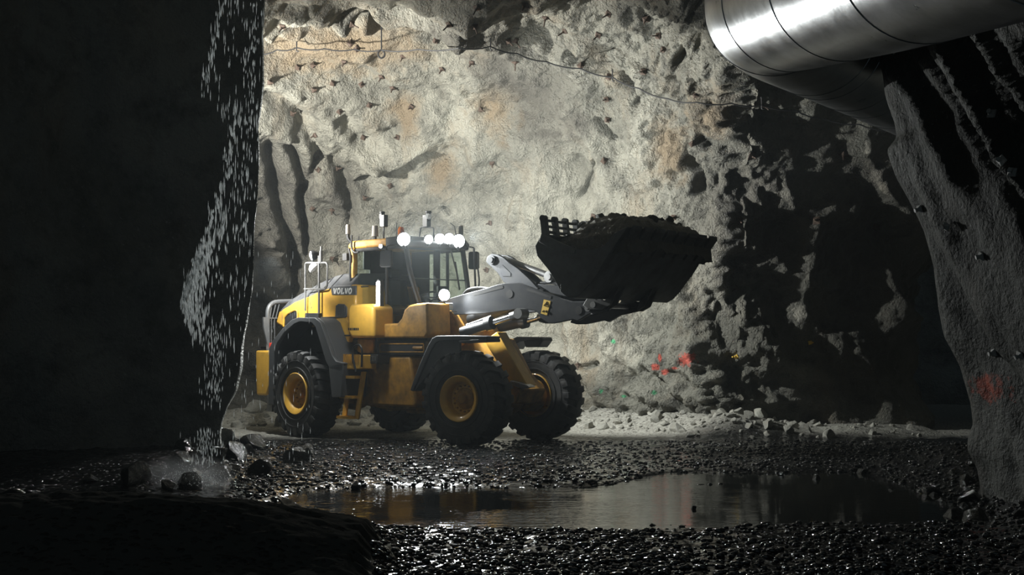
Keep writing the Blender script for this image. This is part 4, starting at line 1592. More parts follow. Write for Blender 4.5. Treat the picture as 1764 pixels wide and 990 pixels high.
# bell crank and link
bc = fv(0.18, [(838, 451), (840, 442), (847, 437), (858, 438), (868, 443), (878, 452), (893, 462), (912, 479), (929, 497), (915, 503), (880, 490), (868, 486), (858, 470)])
mb = MB()
for s in (1, -1):
    mb.prism(TF, bc, s * 0.12, s * 0.20)
bell = mb.build('bell_crank', M['boom'], LD, 0.012)
mb = MB()
c = fv(0.2, [(848, 447.5)])[0]
mb.cyl(TF(c[0], -0.24, c[1]), TF(c[0], 0.24, c[1]), 0.085, n=24)
mb.cyl(TF(c[0], 0.24, c[1]), TF(c[0], 0.265, c[1]), 0.05, n=18)
mb.build('crank_pin', M['boom'], bell)
mb = MB()
rc = fv(0.205, [(858, 460), (866, 456), (880, 470), (880, 476), (866, 476)])
mb.prism(TF, rc, 0.195, 0.207)
mb.build('crank_recess', M['boom'], bell, 0.006)
mb = MB()
a_, b_ = fv(0.0, [(868, 446), (952, 477)])
mb.cyl(TF(a_[0], 0, a_[1]), TF(b_[0], 0, b_[1]), 0.062, n=18)
mb.cyl(TF(b_[0], -0.14, b_[1]), TF(b_[0], 0.14, b_[1]), 0.105, n=22)
mb.cyl(TF(b_[0], 0.14, b_[1]), TF(b_[0], 0.17, b_[1]), 0.06, n=18)
mb.build('tilt_link', M['steel'], LD)
mb = MB()
a_, b_ = (1.25, 2.30), (2.4, 2.62)
mb.cyl(TF(a_[0], 0, a_[1]), TF(b_[0], 0, b_[1]), 0.12, n=20)
e_ = fv(0, [(848, 447.5)])[0]
tc = mb.build('tilt_cylinder', M['black'], LD)
mb = MB()
mb.tube(bent([TF(u, 0.2, z) for u, z in fv(0.2, [(798, 508), (806, 498), (826, 495), (842, 497)])], 0.15), 0.03, 8)
mb.tube(bent([TF(u, 0.1, z) for u, z in fv(0.1, [(925, 488), (950, 486), (970, 492), (985, 510)])], 0.15), 0.028, 8)
mb.build('hydraulic_hose', M['cable'], LD)
mb = MB()
q = fv(0.3, [(925, 489), (962, 491), (975, 505), (990, 514), (950, 505)])
mb.prism(TF, q, -0.3, 0.3)
mb.build('link_guard', M['boom'], LD, 0.01)

# lift cylinders
for s in (1, -1):
    if s > 0:
        q = fv(0.72, [(796, 572), (846, 556.5), (898, 540)])
    else:
        q = fv(-0.72, [(852, 566), (905, 554), (945, 543)])
    v_ = 0.72 * s
    A, B, Cc = [TF(u, v_, z) for u, z in q]
    d_ = (B - A).normalized()
    mb = MB()
    mb.cyl(A, B, 0.095, n=22)
    mb.cyl(B - d_ * 0.10, B + d_ * 0.03, 0.125, n=22)
    for k_ in range(10):
        pass
    cyl_ = mb.build('lift_cylinder', M['grey'], LD)
    mb = MB()
    mb.cyl(B + d_ * 0.02, Cc, 0.052, n=18)
    mb.build('cylinder_rod', M['chrome'], cyl_)
    mb = MB()
    mb.cyl(Cc - TF(0, 0.12, 0), Cc + TF(0, 0.12, 0), 0.095, n=20)
    mb.cyl(Cc - d_ * 0.22, Cc, 0.08, n=18)
    mb.build('cylinder_eye', M['steel'], cyl_)
    mb = MB()
    mb.tube([A + UP * 0.11 + d_ * 0.1, B + UP * 0.13], 0.018, 8)
    mb.build('oil_pipe', M['steel'], cyl_)

# headlamp that rakes along the near arm, clear lamp below it
p = [TF(u, 0.86, z) for u, z in fv(0.86, [(765, 508)])][0]
lamp('head_lamp', p, TF(0.75, 0.55, -0.1), 0.105, LD)
lamp_light('head_light', p + TF(0.14, 0.03, 0.0), POW_HEAD, 0.06, LD, spot=(TF(1, -0.22, -0.32), 125, 0.6))
p = [TF(u, 0.70, z) for u, z in fv(0.70, [(774, 528)])][0]
mb = MB()
cb = lambda u, v, z: p + TF(u, v, z)
mb.box(cb, -0.07, 0.05, -0.06, 0.06, -0.07, 0.07)
cl = mb.build('clear_lamp', M['white'], LD, 0.02)
lamp_light('bracket_fill', p + TF(0.12, 0.06, 0.0), 110.0, 0.04, LD, spot=(TF(0.78, -0.12, -0.62), 62, 0.4))  # added fill for the axle bracket; the clear lamp itself is unlit
mb = MB()
mb.box(cb, -0.30, 0.10, -0.10, 0.06, -0.10, -0.085)
mb.build('lamp_shelf', M['steel'], cl)

# ---- bucket
prof_b = [(3.97, 3.74), (3.83, 3.53), (3.87, 3.36), (4.12, 3.09), (4.27, 2.87), (4.36, 2.73), (4.50, 2.63), (4.64, 2.62), (4.74, 2.67), (4.93, 2.84), (5.14, 3.09), (5.31, 3.33), (5.68, 3.77)]
cen = Vector((4.72, 3.35))
inn = []
for i, (u, z) in enumerate(prof_b):
    d_ = (cen - Vector((u, z)))
    d_.normalize()
    inn.append((u + d_.x * 0.035, z + d_.y * 0.035))
BW = 1.6
mb = MB()
mb.band(TF, prof_b, inn, -BW, BW)
buck = mb.build('bucket', M['bucket'], LD, 0.0, smooth=25)
cheek = prof_b + [(5.50, 3.66), (5.28, 3.50), (4.98, 3.42), (4.66, 3.44), (4.32, 3.58)]
for s in (1, -1):
    ck = MB().prism(TF, cheek, s * (BW - 0.02), s * (BW + 0.03)).build('bucket_cheek', M['bucket'], buck, 0.006, smooth=0)
# wear plate edges on the cheeks
for s in (1, -1):
    mb = MB()
    mb.prism(TF, [(5.68, 3.77), (5.31, 3.33), (5.14, 3.09), (4.98, 3.14), (5.12, 3.36), (5.42, 3.68)], s * (BW + 0.03), s * (BW + 0.055))
    mb.prism(TF, [(3.97, 3.74), (4.32, 3.58), (4.66, 3.44), (4.64, 3.36), (4.2, 3.45), (3.92, 3.6)], s * (BW + 0.03), s * (BW + 0.05))
    mb.prism(TF, [(4.50, 2.63), (4.74, 2.67), (4.93, 2.84), (4.80, 2.92), (4.55, 2.78), (4.36, 2.86), (4.36, 2.73)], s * (BW + 0.03), s * (BW + 0.05))
    mb.build('wear_plate', M['bucket'], buck, 0.005)
# bolt-on edge segments under the lip
dl = Vector((5.68 - 5.31, 3.77 - 3.33)).normalized()
nl_ = Vector((dl.y, -dl.x))
for k_ in range(8):
    v0 = -BW + 2 * BW * k_ / 8 + 0.03
    v1 = v0 + 2 * BW / 8 - 0.09
    a_ = Vector((5.72, 3.815))
    b_ = a_ - dl * 0.56
    sg = [a_, a_ - dl * 0.06 + nl_ * 0.05, b_ + nl_ * 0.06, b_ + nl_ * 0.005]
    MB().prism(TF, [(p_.x, p_.y) for p_ in sg], v0, v1).build('edge_segment', M['bucket'], buck, 0.01)
# hinge brackets and wear strips beneath
for v0 in (-0.75, -0.55, 0.45, 0.65):
    MB().prism(TF, [(4.36, 2.72), (4.50, 2.62), (4.66, 2.6), (4.95, 2.84), (4.78, 2.52), (4.62, 2.44), (4.36, 2.45), (4.22, 2.52)], v0, v0 + 0.06).build('hinge_plate', M['bucket'], buck, 0.01)
mb = MB()
mb.cyl(TF(4.45, -0.8, 2.53), TF(4.45, 0.75, 2.53), 0.055, n=16)
mb.build('hinge_pin', M['steel'], buck)
mb = MB()
mb.prism(TF, [(4.05, 3.2), (4.15, 3.05), (4.0, 2.95), (3.85, 3.02), (3.84, 3.15)], -0.16, -0.10)
mb.prism(TF, [(4.05, 3.2), (4.15, 3.05), (4.0, 2.95), (3.85, 3.02), (3.84, 3.15)], 0.10, 0.16)
mb.build('link_lug', M['bucket'], buck)
# spill guard: uprights, knobs and rails
mb = MB()
for z0_, z1_, (ua, ub) in ((3.75, 3.80, (3.965, 3.96)), (3.85, 3.895, (3.95, 3.945)), (3.955, 4.0, (3.93, 3.925))):
    mb.prism(TF, [(ua, z0_), (ua + 0.05, z0_), (ub + 0.05, z1_), (ub, z1_)], -BW, BW)
sg = mb.build('spill_guard', M['bucket'], buck, 0.006)
for k_ in range(10):
    v_ = -BW + 0.05 + (2 * BW - 0.1) * k_ / 9
    mb = MB()
    wdt = 0.055 if k_ in (0, 9) else 0.04
    mb.prism(TF, [(3.95, 3.70), (4.05, 3.70), (4.0, 4.02), (3.91, 4.02)], v_ - wdt, v_ + wdt)
    mb.cyl(TF(3.955, v_ - wdt, 4.01), TF(3.955, v_ + wdt, 4.01), 0.055, n=14)
    mb.build('guard_upright', M['bucket'], sg)
# ================================================================== spoil in the bucket
rock_pale = rock_mat('broken_rock', (0.40, 0.39, 0.34), (0.24, 0.235, 0.2), (0.34, 0.27, 0.18), 0.5)
rock_dark = rock_mat('wet_broken_rock', (0.06, 0.062, 0.058), (0.03, 0.031, 0.029), (0.07, 0.055, 0.04), 0.5, wet=0.5)
spoil = rock_mat('damp_spoil', (0.13, 0.125, 0.10), (0.07, 0.068, 0.055), (0.17, 0.13, 0.07), 0.7)


def heap_z(u, v):
    """top of the load, in the bucket's own frame"""
    a = math.sin(math.pi * min(max((u - 4.0) / 1.62, 0), 1)) ** 0.7
    e = 1 - abs(v / 1.55) ** 6
    e2 = float(ss(1.62, 0.95, v)) * float(ss(-1.62, -1.2, v))
    base = 3.50 + 0.22 * (u - 4.0) / 1.6
    z = base + 0.40 * a * e2 + 0.03 * e
    z += 0.07 * fbm(u * 2.6, v * 2.6, 4.4, 4, 0.6) + 0.045 * abs(noise.noise((u * 7, v * 7, 1)))
    return z


nu, nv = 60, 110
gh = np.empty((nu, nv, 3))
for i in range(nu):
    for j in range(nv):
        u = 4.0 + 1.62 * i / (nu - 1)
        v_ = -1.56 + 3.12 * j / (nv - 1)
        z = heap_z(u, v_)
        if i in (0, nu - 1) or j in (0, nv - 1):
            z -= 0.35
        p = TF(u, v_, z) + H0
        gh[i, j] = p
heap = tag(grid_mesh('rubble_load', gh, spoil), 'dark heap of broken rock filling the raised bucket', 'rubble', kind='stuff')

# ---- rocks
ROCKS = []
for k in range(9):
    bm = bmesh.new()
    bmesh.ops.create_icosphere(bm, subdivisions=3, radius=1.0)
    rnd = random.Random(k + 3)
    planes = []
    for _ in range(11):
        d = Vector((rnd.uniform(-1, 1), rnd.uniform(-1, 1), rnd.uniform(-1, 1))).normalized()
        planes.append((d, rnd.uniform(0.45, 0.8)))
    sc_ = Vector((rnd.uniform(.9, 1.4), rnd.uniform(.7, 1.1), rnd.uniform(.55, .9)))
    for v in bm.verts:
        c = v.co.copy()
        for d, h in planes:
            t = c.dot(d)
            if t > h:
                c -= d * (t - h)
        c += c.normalized() * 0.05 * noise.noise(c * 3 + Vector((k, 0, 0)))
        v.co = Vector((c.x * sc_.x, c.y * sc_.y, c.z * sc_.z))
    me = bpy.data.meshes.new('rock')
    bm.to_mesh(me)
    bm.free()
    me.polygons.foreach_set('use_smooth', [True] * len(me.polygons))
    me.set_sharp_from_angle(angle=math.radians(24))
    ROCKS.append(me)
RM = {}


def rock(x, y, z, s, mat, label, group, rnd, sink=0.25):
    k = rnd.randrange(len(ROCKS))
    key = (k, mat.name)
    if key not in RM:
        me = ROCKS[k].copy()
        me.materials.append(mat)
        RM[key] = me
    o = bpy.data.objects.new('rock', RM[key])
    COL.objects.link(o)
    o.scale = (s, s, s)
    o.rotation_euler = (rnd.uniform(-.5, .5), rnd.uniform(-.5, .5), rnd.uniform(0, 6.28))
    o.location = (x, y, z + s * (0.5 - sink))
    tag(o, label, 'rock', group)
    return o


R = random.Random(11)
for _ in range(24):
    u, v_ = R.uniform(4.1, 5.5), R.uniform(-1.45, 1.2)
    p = TF(u, v_, 0) + H0
    s = R.choice([.05, .06, .08, .10, .13])
    rock(p.x, p.y, heap_z(u, v_), s, spoil, 'dark stone lying on the heaped load in the raised bucket', 'stones on the bucket load', R)


def wall_y(x):
    return float(np.interp(x, wxs, wys))


PLACED = []


def scatter(n, fx, fy, sizes, mat, label, group, seed, sink=0.25):
    r_ = random.Random(seed)
    done = 0
    for _ in range(n * 12):
        if done >= n:
            break
        x = fx(r_)
        y = fy(r_, x)
        s = r_.choice(sizes)
        if any((x - q[0]) ** 2 + (y - q[1]) ** 2 < (0.95 * (s + q[2])) ** 2 for q in PLACED):
            continue
        PLACED.append((x, y, s))
        done += 1
        rock(x, y, floor_z(x, y, False), s, mat, label, group, r_, sink)


scatter(28, lambda r: r.uniform(-4.2, -1.2), lambda r, x: wall_y(x) - r.uniform(0.6, 3.2), [.06, .08, .1, .13, .17, .22], rock_pale,
        'pale broken rock in the bank seen beneath and behind the loader', 'broken rocks behind the loader', 21)
scatter(18, lambda r: r.uniform(-6.3, -4.4), lambda r, x: wall_y(x) - r.uniform(0.7, 2.8), [.1, .14, .2, .28], rock_pale,
        'pale rock piled at the wall foot behind the loader\'s rear end', 'rocks behind the rear wheel', 22)
scatter(52, lambda r: r.uniform(1.2, 3.9), lambda r, x: wall_y(x) - r.uniform(0.6, 2.0), [.05, .07, .09, .12, .16, .2], rock_pale,
        'grey rock at the lit wall foot, between front tyre and red paint', 'rocks under the red paint', 23)
scatter(52, lambda r: r.gauss(4.75, 0.6), lambda r, x: 28.55 + r.gauss(0, 0.38), [.05, .06, .08, .11, .15, .19], rock_pale,
        'pale rubble stone in the low spoil heap beside the dark face', 'stones of the low spoil heap', 24)
scatter(30, lambda r: r.uniform(5.6, 8.4), lambda r, x: r.uniform(28.0, 30.4), [.04, .05, .07, .09, .12], rock_pale,
        'small pale stone on the flat strip leading to the dark drift', 'stones before the dark drift', 25)
scatter(26, lambda r: -4.35 + r.gauss(0, 0.55), lambda r, x: r.uniform(17.5, 24.5), [.07, .1, .14, .2, .26], rock_dark,
        'wet black rock at the foot of the dripping dark pillar', 'wet rocks by the dark pillar', 26)
scatter(14, lambda r: r.uniform(-4.9, -2.6), lambda r, x: 12.7 + 0.25 * (x + 3) + r.uniform(-0.2, 0.5), [.05, .07, .09, .12], rock_dark,
        'black rock silhouetted along the dark bank under the dripping water', 'rocks along the dark bank', 27, 0.1)
scatter(46, lambda r: r.uniform(4.7, 6.0), lambda r, x: r.uniform(14.4, 18.6), [.05, .08, .11, .15, .22], rock_dark,
        'wet black rock where the puddle meets the folded rock wall', 'wet rocks by the right wall', 28)
# shards and stones standing in the water, each with a place of its own
for px, py, Y, s, lab in ((500, 870, None, .14, 'black boulder at the end of the puddle nearest the dripping water'),
                          (615, 838, None, .11, 'dark stone in the puddle beside the yellow reflection'),
                          (1405, 822, None, .09, 'dark stone at the far rim of the puddle below the shadowed face'),
                          (1345, 815, None, .06, 'small stone in the puddle\'s far shallow, near the gravel spit'),
                          (1195, 873, None, .045, 'small dark stone in the red reflection in the puddle'),
                          (1645, 828, None, .20, 'largest wet rock shard below the folded rock wall'),
                          (1485, 812, None, .10, 'dark rock at the back edge of the puddle before the dark drift')):
    d = ray(px, py)
    t = (-0.02 - CAMH) / d.z
    rock(d.x * t, d.y * t, -0.05, s, rock_dark, lab, None, R)

# ---- loose wet gravel strewn over the floor and round the puddle: past counting
gr = np.random.default_rng(4)
bm = bmesh.new()
bmesh.ops.create_icosphere(bm, subdivisions=1, radius=1.0)
bm.verts.ensure_lookup_table()
IV = np.array([v.co[:] for v in bm.verts])
IF = np.array([[v.index for v in f.verts] for f in bm.faces])
bm.free()
NGV = 11000
gv, gf = [], []
cnt = 0
for k in range(NGV * 2):
    if cnt >= NGV:
        break
    py_ = 760 + 235 * gr.random() ** 1.15
    px_ = gr.uniform(395, 1764)
    if py_ > 880 and px_ < 640:
        continue
    d = ray(px_, py_)
    t = -CAMH / d.z
    x, y = d.x * t, d.y * t
    fz_ = floor_z(x, y)
    if fz_ < WATER_Z - 0.03 and gr.random() < 0.985:
        continue
    if py_ > 890 and px_ > 1150 and gr.random() < 0.5:
        continue
    s = 0.012 + 0.030 * gr.random() ** 2.2 + (0.02 if gr.random() < 0.03 else 0)
    P3 = IV * (1 + 0.28 * gr.standard_normal((len(IV), 1)) * 0.6)
    ang = gr.uniform(0, 6.28)
    ca, sa = math.cos(ang), math.sin(ang)
    P3 = P3 * np.array([1.35, 1.0, 0.62]) * s
    P3 = np.stack([P3[:, 0] * ca - P3[:, 1] * sa, P3[:, 0] * sa + P3[:, 1] * ca, P3[:, 2]], 1)
    gv.append(P3 + np.array([x, y, max(fz_, -0.08) + s * 0.2]))
    gf.append(IF + cnt * len(IV))
    cnt += 1
gv, gf = np.concatenate(gv), np.concatenate(gf)
me = bpy.data.meshes.new('loose_gravel')
me.vertices.add(len(gv))
me.vertices.foreach_set('co', gv.reshape(-1))
me.loops.add(gf.size)
me.loops.foreach_set('vertex_index', gf.reshape(-1).astype(np.int32))
me.polygons.add(len(gf))
me.polygons.foreach_set('loop_start', np.arange(0, gf.size, 3, dtype=np.int32))
me.polygons.foreach_set('loop_total', np.full(len(gf), 3, dtype=np.int32))
me.update()
me.validate()
m, nt, b = new_mat('wet_pebbles')
v = coords(nt)
nt.links.new(ramp(nt, noise_tex(nt, v, 12, 2), [(0.35, (0.012, 0.012, 0.012)), (0.7, (0.05, 0.05, 0.048))]), b.inputs['Base Color'])
b.inputs['Roughness'].default_value = 0.10
b.inputs['IOR'].default_value = 1.75
me.materials.append(m)
go_ = bpy.data.objects.new('loose_gravel', me)
COL.objects.link(go_)
tag(go_, 'small wet gravel strewn over the floor and round the puddle', 'gravel', kind='stuff')

# ================================================================== rock bolts
def bolt(p, nrm, mat, size, label, group, stub=0.10):
    nrm = nrm.normalized()
    if nrm.dot(Vector((0, 0, CAMH)) - p) < 0:
        nrm = -nrm
    a_ = nrm.orthogonal().normalized()
    ang = R.uniform(0, 6.28)
    a_ = Matrix.Rotation(ang, 3, nrm) @ a_
    c_ = nrm.cross(a_)
    root = bpy.data.objects.new('bolt_plate', None)
    mb = MB()
    o_ = nrm * 0.012
    h = size / 2
    vs = []
    for k, (hh, zz_) in enumerate(((h, 0.0), (h, 0.012), (h * 0.35, 0.045))):
        vs += [o_ + nrm * zz_ + a_ * (sx * hh) + c_ * (sy * hh) for sx, sy in ((-1, -1), (1, -1), (1, 1), (-1, 1))]
    fs = [(3, 2, 1, 0), (8, 9, 10, 11)]
    for q_ in (0, 4):
        fs += [(q_ + i, q_ + (i + 1) % 4, q_ + 4 + (i + 1) % 4, q_ + 4 + i) for i in range(4)]
    mb.add(vs, fs)
    pl = mb.build('bolt_plate', mat, None, smooth=0)
    pl.location = p
    bpy.data.objects.remove(root)
    st_ = MB()
    st_.cyl(nrm * 0.05, nrm * (0.05 + stub), 0.014, n=8)
    st_.cyl(nrm * 0.055, nrm * 0.085, 0.026, n=6)
    st_.build('bolt_end', mat, pl, smooth=0)
    tag(pl, label, 'rock bolt', group)
    return pl


def c6(x, y): return (440 + .3636 * x, .3636 * y)
def c7(x, y): return (800 + .3636 * x, .3636 * y)


LEFTB = [c6(*p) for p in ((200, 320), (420, 290), (270, 308), (65, 390), (365, 395), (275, 427), (598, 362), (650, 415), (503, 400), (540, 498), (398, 528), (740, 505),
                          (510, 652), (675, 650), (300, 805), (638, 880), (515, 940), (700, 265), (1025, 295), (885, 325), (1065, 518), (172, 540), (385, 800), (285, 640))] + \
        [(538, 359), (572, 361), (572, 443.6)]
ROOFB = [c6(*p) for p in ((455, 115), (480, 230), (450, 205), (130, 125), (1050, 35), (1040, 125), (855, 190), (920, 115))] + \
        [c7(*p) for p in ((290, 25), (385, 80), (240, 190), (207, 195), (685, 65), (635, 165), (480, 145), (860, 90), (920, 170), (945, 235), (550, 310), (685, 365), (850, 340), (240, 290))]
MIDB = [c7(*p) for p in ((675, 470), (677, 567), (130, 770), (660, 762), (1097, 450), (1078, 680))] + [(1022.6, 372), (1161, 374.5), (845.6, 384), (839, 465), (996, 626), (1315, 180)]
DARKB = [(1293, 268), (1453, 265), (1271.7, 380), (1406.7, 380), (1508, 390), (1267, 495)]
for (px, py) in LEFTB:
    r = hit(px, py)
    if r:
        bolt(r[0], r[1], M['rust'], 0.115, 'rusty bolt plate on the wall above and behind the cab', 'bolts above the loader')
for (px, py) in ROOFB:
    r = hit(px, py)
    if r:
        bolt(r[0], r[1], M['rust'], 0.125, 'dark bolt plate with a stub hanging from the bright vault', 'bolts in the vault', 0.16)
for (px, py) in MIDB:
    r = hit(px, py)
    if r:
        bolt(r[0], r[1], M['rust'], 0.115, 'orange-brown bolt plate on the bright wall around the bucket', 'bolts round the bucket')
for (px, py) in DARKB:
    r = hit(px, py)
    if r:
        bolt(r[0], r[1], M['rust'], 0.16, 'dark bolt plate on the shadowed rock face beyond the bucket lip', 'bolts on the shadowed face')
for (px, py) in ((1395, 590), (1270, 614)):
    r = hit(px, py)
    if r:
        bolt(r[0], r[1], M['decal'], 0.08, 'tiny amber reflector low on the shadowed face', 'amber reflectors')
for (px, py) in ((1620, 32), (1660, 10), (1660, 37), (1745, 6), (1727, 277), (1710, 197), (1745, 297), (1632, 390), (1715, 607), (1587, 359), (1760, 610), (1543, 85), (1694, 440)):
    r = hit(px, py, (BV_RIGHT,))
    if r:
        bolt(r[0], r[1], M['refl'], 0.085, 'pale bolt plate on the dim folded wall before the drift mouth', 'bolts on the right wall', 0.02)

# ================================================================== cable and hanger
def strung(pts, off=0.10):
    # the line hangs a little clear of the rock, so its depth runs smoother than the surface behind it
    dd = np.array([hit(px, py)[2] for px, py in pts])
    if len(dd) > 4:
        lo = np.array([dd[max(0, i - 1):i + 2].min() for i in range(len(dd))])
        dd = np.array([lo[max(0, i - 1):i + 2].mean() for i in range(len(dd))])
    o_ = Vector((0, 0, CAMH))
    return [o_ + ray(px, py).normalized() * (float(q) - off - 0.08) for (px, py), q in zip(pts, dd)]


pts = strung([(441, 94), (478, 86), (511, 82), (560, 84), (610, 85), (657, 86), (720, 85), (790, 83), (845, 80), (890, 92), (940, 106), (1000, 118), (1055, 133), (1100, 152), (1150, 170),
              (1200, 176), (1260, 178), (1312, 181), (1370, 190), (1420, 205), (1480, 214), (1535, 225)], 0.16)
sm = []
for i in range(len(pts) - 1):
    for t in np.linspace(0, 1, 4, endpoint=False):
        q = pts[i].lerp(pts[i + 1], t)
        q.z -= 0.04 * 4 * t * (1 - t)
        sm.append(q)
sm.append(pts[-1])
cabl = MB().tube(sm, 0.014, 6).build('cable', M['cable'])
tag(cabl, 'thin black cable strung across the rock wall under the vault', 'cable')
for p in (pts[2], pts[8], pts[12], pts[17]):
    mb = MB()
    mb.tube(bent([p + UP * 0.16 + Vector((0, 0.12, 0)), p + UP * 0.16, p - UP * 0.08, p - UP * 0.08 + Vector((0.05, 0, 0))], .03), 0.014, 6)
    mb.build('cable_hook', M['cable'], cabl)
a_ = hit(655, 36)
n_ = a_[0]
b_ = pts[5] - UP * 0.06
top_ = Vector((b_.x, b_.y, b_.z + 0.78))
mb = MB()
mb.tube([top_, b_ + UP * 0.05], 0.016, 6)
hg = mb.build('cable_hanger', M['cable'])
mb = MB()
mb.tube([b_ + Vector((0.07 * math.cos(t), 0, 0.085 * math.sin(t) - 0.03)) for t in [2 * math.pi * i / 14 for i in range(14)]], 0.018, 6, closed=True)
mb.build('hook_ring', M['cable'], hg)
mb = MB()
mb.box(lambda u, v, z: top_ + Vector((u, v, z)), -0.12, 0.12, -0.12, 0.12, 0, 0.04)
mb.build('anchor_plate', M['rust'], hg)
tag(hg, 'black hanging rod with a ring holding the cable below the vault', 'hanger')

# ================================================================== ventilation duct
DR = 0.74
DZ = 5.40
path = [Vector((3.75, 7.0, DZ - .92)), Vector((3.43, 9.5, DZ - .66)), Vector((3.18, 11.5, DZ - .44)), Vector((2.97, 13.2, DZ - .22)), Vector((2.84, 14.2, DZ - .09)), Vector((2.76, 14.8, DZ)),
        Vector((2.95, 15.4, DZ + .02)), Vector((3.5, 16.5, DZ + .08)), Vector((4.5, 18.6, DZ + .22)), Vector((5.9, 21.5, DZ + .40)), Vector((7.2, 24.2, DZ + .58)), Vector((9.1, 28.0, DZ + .85))]
P_ = resample([tuple(p) for p in path], 90)
pp = [Vector(p) for p in P_]
mb = MB()
mb.tube(pp, DR, 64)
duct = mb.build('ventilation_duct', M['galv'], smooth=50)
tag(duct, 'large silver ventilation duct bending round the corner below the roof', 'duct')
for f_ in (0.02, 0.10, 0.18, 0.26, 0.335, 0.37, 0.44, 0.47, 0.53, 0.58, 0.66, 0.75, 0.85):
    i = int(f_ * 89)
    p, d_ = pp[i], (pp[min(i + 1, 89)] - pp[i - 1]).normalized()
    MB().lathe(p, d_, [(DR - 0.01, -0.016), (DR + 0.006, -0.010), (DR + 0.006, 0.010), (DR - 0.01, 0.016)], 64).build('duct_seam', M['galv'], duct, smooth=50)
mb = MB()
for f_ in (0.12, 0.32, 0.62, 0.8):
    i = int(f_ * 89)
    p = pp[i]
    d_ = (pp[min(i + 1, 89)] - pp[i - 1]).normalized()
    side_ = d_.cross(UP)
    for s in (1, -1):
        mb.tube([p + side_ * s * DR * 0.9 + UP * DR * 0.5, p + side_ * s * 0.5 + UP * (DR + 3.0)], 0.012, 6)
mb.build('suspension_wire', M['cable'], duct)

# ================================================================== falling water
m, nt, b = new_mat('falling_water')
b.inputs['Base Color'].default_value = (0.85, 0.86, 0.86, 1)
b.inputs['Roughness'].default_value = 0.15
b.inputs['Subsurface Weight'].default_value = 0.0
b.inputs['Alpha'].default_value = 1.0
tl_ = N(nt, 'ShaderNodeBsdfTranslucent')
tl_.inputs['Color'].default_value = (0.9, 0.92, 0.92, 1)
mx = N(nt, 'ShaderNodeMixShader')
mx.inputs[0].default_value = 0.7
nt.links.new(b.outputs[0], mx.inputs[1])
nt.links.new(tl_.outputs[0], mx.inputs[2])
nt.links.new(mx.outputs[0], nt.nodes['Material Output'].inputs['Surface'])
M['drops'] = m
W = random.Random(5)
mb = MB()


def drop(px, py, Y, ln, r):
    p = at(px, py, Y)
    if p.z < 0.05:
        return
    vs = [p + Vector((0, 0, ln / 2))] + [p + Vector((r * math.cos(t), r * math.sin(t), -ln * 0.1)) for t in (0.3, 1.87, 3.44, 5.01)] + [p - Vector((0, 0, ln / 2))]
    fs = [(0, i, i % 4 + 1) for i in range(1, 5)] + [(5, i % 4 + 1, i) for i in range(1, 5)]
    mb.add(vs, fs)


EDGE_L = [(-10, 378), (0, 376), (60, 368), (100, 352), (160, 345), (200, 384), (300, 382), (400, 352), (450, 332), (480, 318), (520, 304), (560, 318), (600, 332), (640, 338), (700, 345), (760, 320), (800, 300)]
EDGE_R = [(-10, 456), (100, 450), (200, 446), (300, 444), (400, 436), (500, 424), (600, 408), (700, 390), (760, 372), (800, 350)]


def ip(tab, y):
    return float(np.interp(y, [t[0] for t in tab], [t[1] for t in tab]))


for k in range(400):
    y = W.uniform(-10, 700)
    l_, r_ = ip(EDGE_L, y), ip(EDGE_R, y)
    dens = 0.85 if y < 600 else 0.4
    if W.random() > dens:
        continue
    x = W.uniform(l_, r_)
    drop(x, y, 19.0 + W.uniform(-0.6, 0.4), W.choice([.08, .10, .13, .16, .2]), W.choice([.004, .005, .006, .009]))
# the dense thread that breaks up as it falls, and the second one along the pillar's edge
for k in range(420):
    y = W.triangular(330, 600, 500)
    l_ = ip(EDGE_L, y)
    x = l_ + abs(W.gauss(0, 16)) + 4
    drop(x, y, 18.7 + W.uniform(-0.3, 0.3), W.choice([.08, .12, .16, .2]), W.choice([.006, .009, .013]))
for k in range(70):
    y = W.uniform(-10, 165)
    drop(ip([(0, 384), (60, 372), (165, 348)], y) + W.gauss(0, 4), y, 18.8, W.choice([.08, .12, .16]), W.choice([.005, .008]))
for k in range(90):
    y = W.uniform(190, 480)
    drop(ip([(190, 406), (300, 392), (480, 322)], y) + W.gauss(0, 4), y, 18.8, W.choice([.06, .1, .14]), W.choice([.005, .008, .011]))
for k in range(130):
    y = W.uniform(-10, 420)
    drop(ip([(0, 440), (200, 430), (420, 418)], y) + W.gauss(0, 6), y, 19.0, W.choice([.06, .1]), W.choice([.004, .006]))
for k in range(90):
    y = W.uniform(560, 690)
    drop(370 + W.gauss(0, 8), y, 18.9, W.choice([.06, .1]), .005)
for k in range(140):
    y = W.uniform(740, 800)
    drop(355 + W.gauss(0, 12), y, 18.6, W.choice([.04, .07, .1]), W.choice([.004, .006]))
for k in range(120):
    y = W.uniform(430, 800)
    drop(W.uniform(400, 540), y, 19.5 + W.uniform(0, 2), W.choice([.06, .1, .14]), .0035)
wf = mb.build('falling_water', M['drops'], smooth=0)
tag(wf, 'glittering streaks of water dripping down past the dark pillar', 'falling water', kind='stuff')
# splash where it lands
mb = MB()
for k in range(900):
    x, y = W.gauss(330, 34), 838 - abs(W.gauss(0, 17))
    p = at(x, y, 18.2 + W.uniform(-0.5, 0.5))
    r_ = W.choice([.003, .004, .006])
    drop_v = [p + Vector(d) * r_ for d in ((1, 0, 0), (-1, 0, 0), (0, 1, 0), (0, -1, 0), (0, 0, 1.4), (0, 0, -1.4))]
    mb.add(drop_v, [(0, 2, 4), (2, 1, 4), (1, 3, 4), (3, 0, 4), (2, 0, 5), (1, 2, 5), (3, 1, 5), (0, 3, 5)])
sp_ = mb.build('splash_drops', M['drops'], smooth=0)
tag(sp_, 'fine splash spray where the dripping water lands', 'splash', kind='stuff')

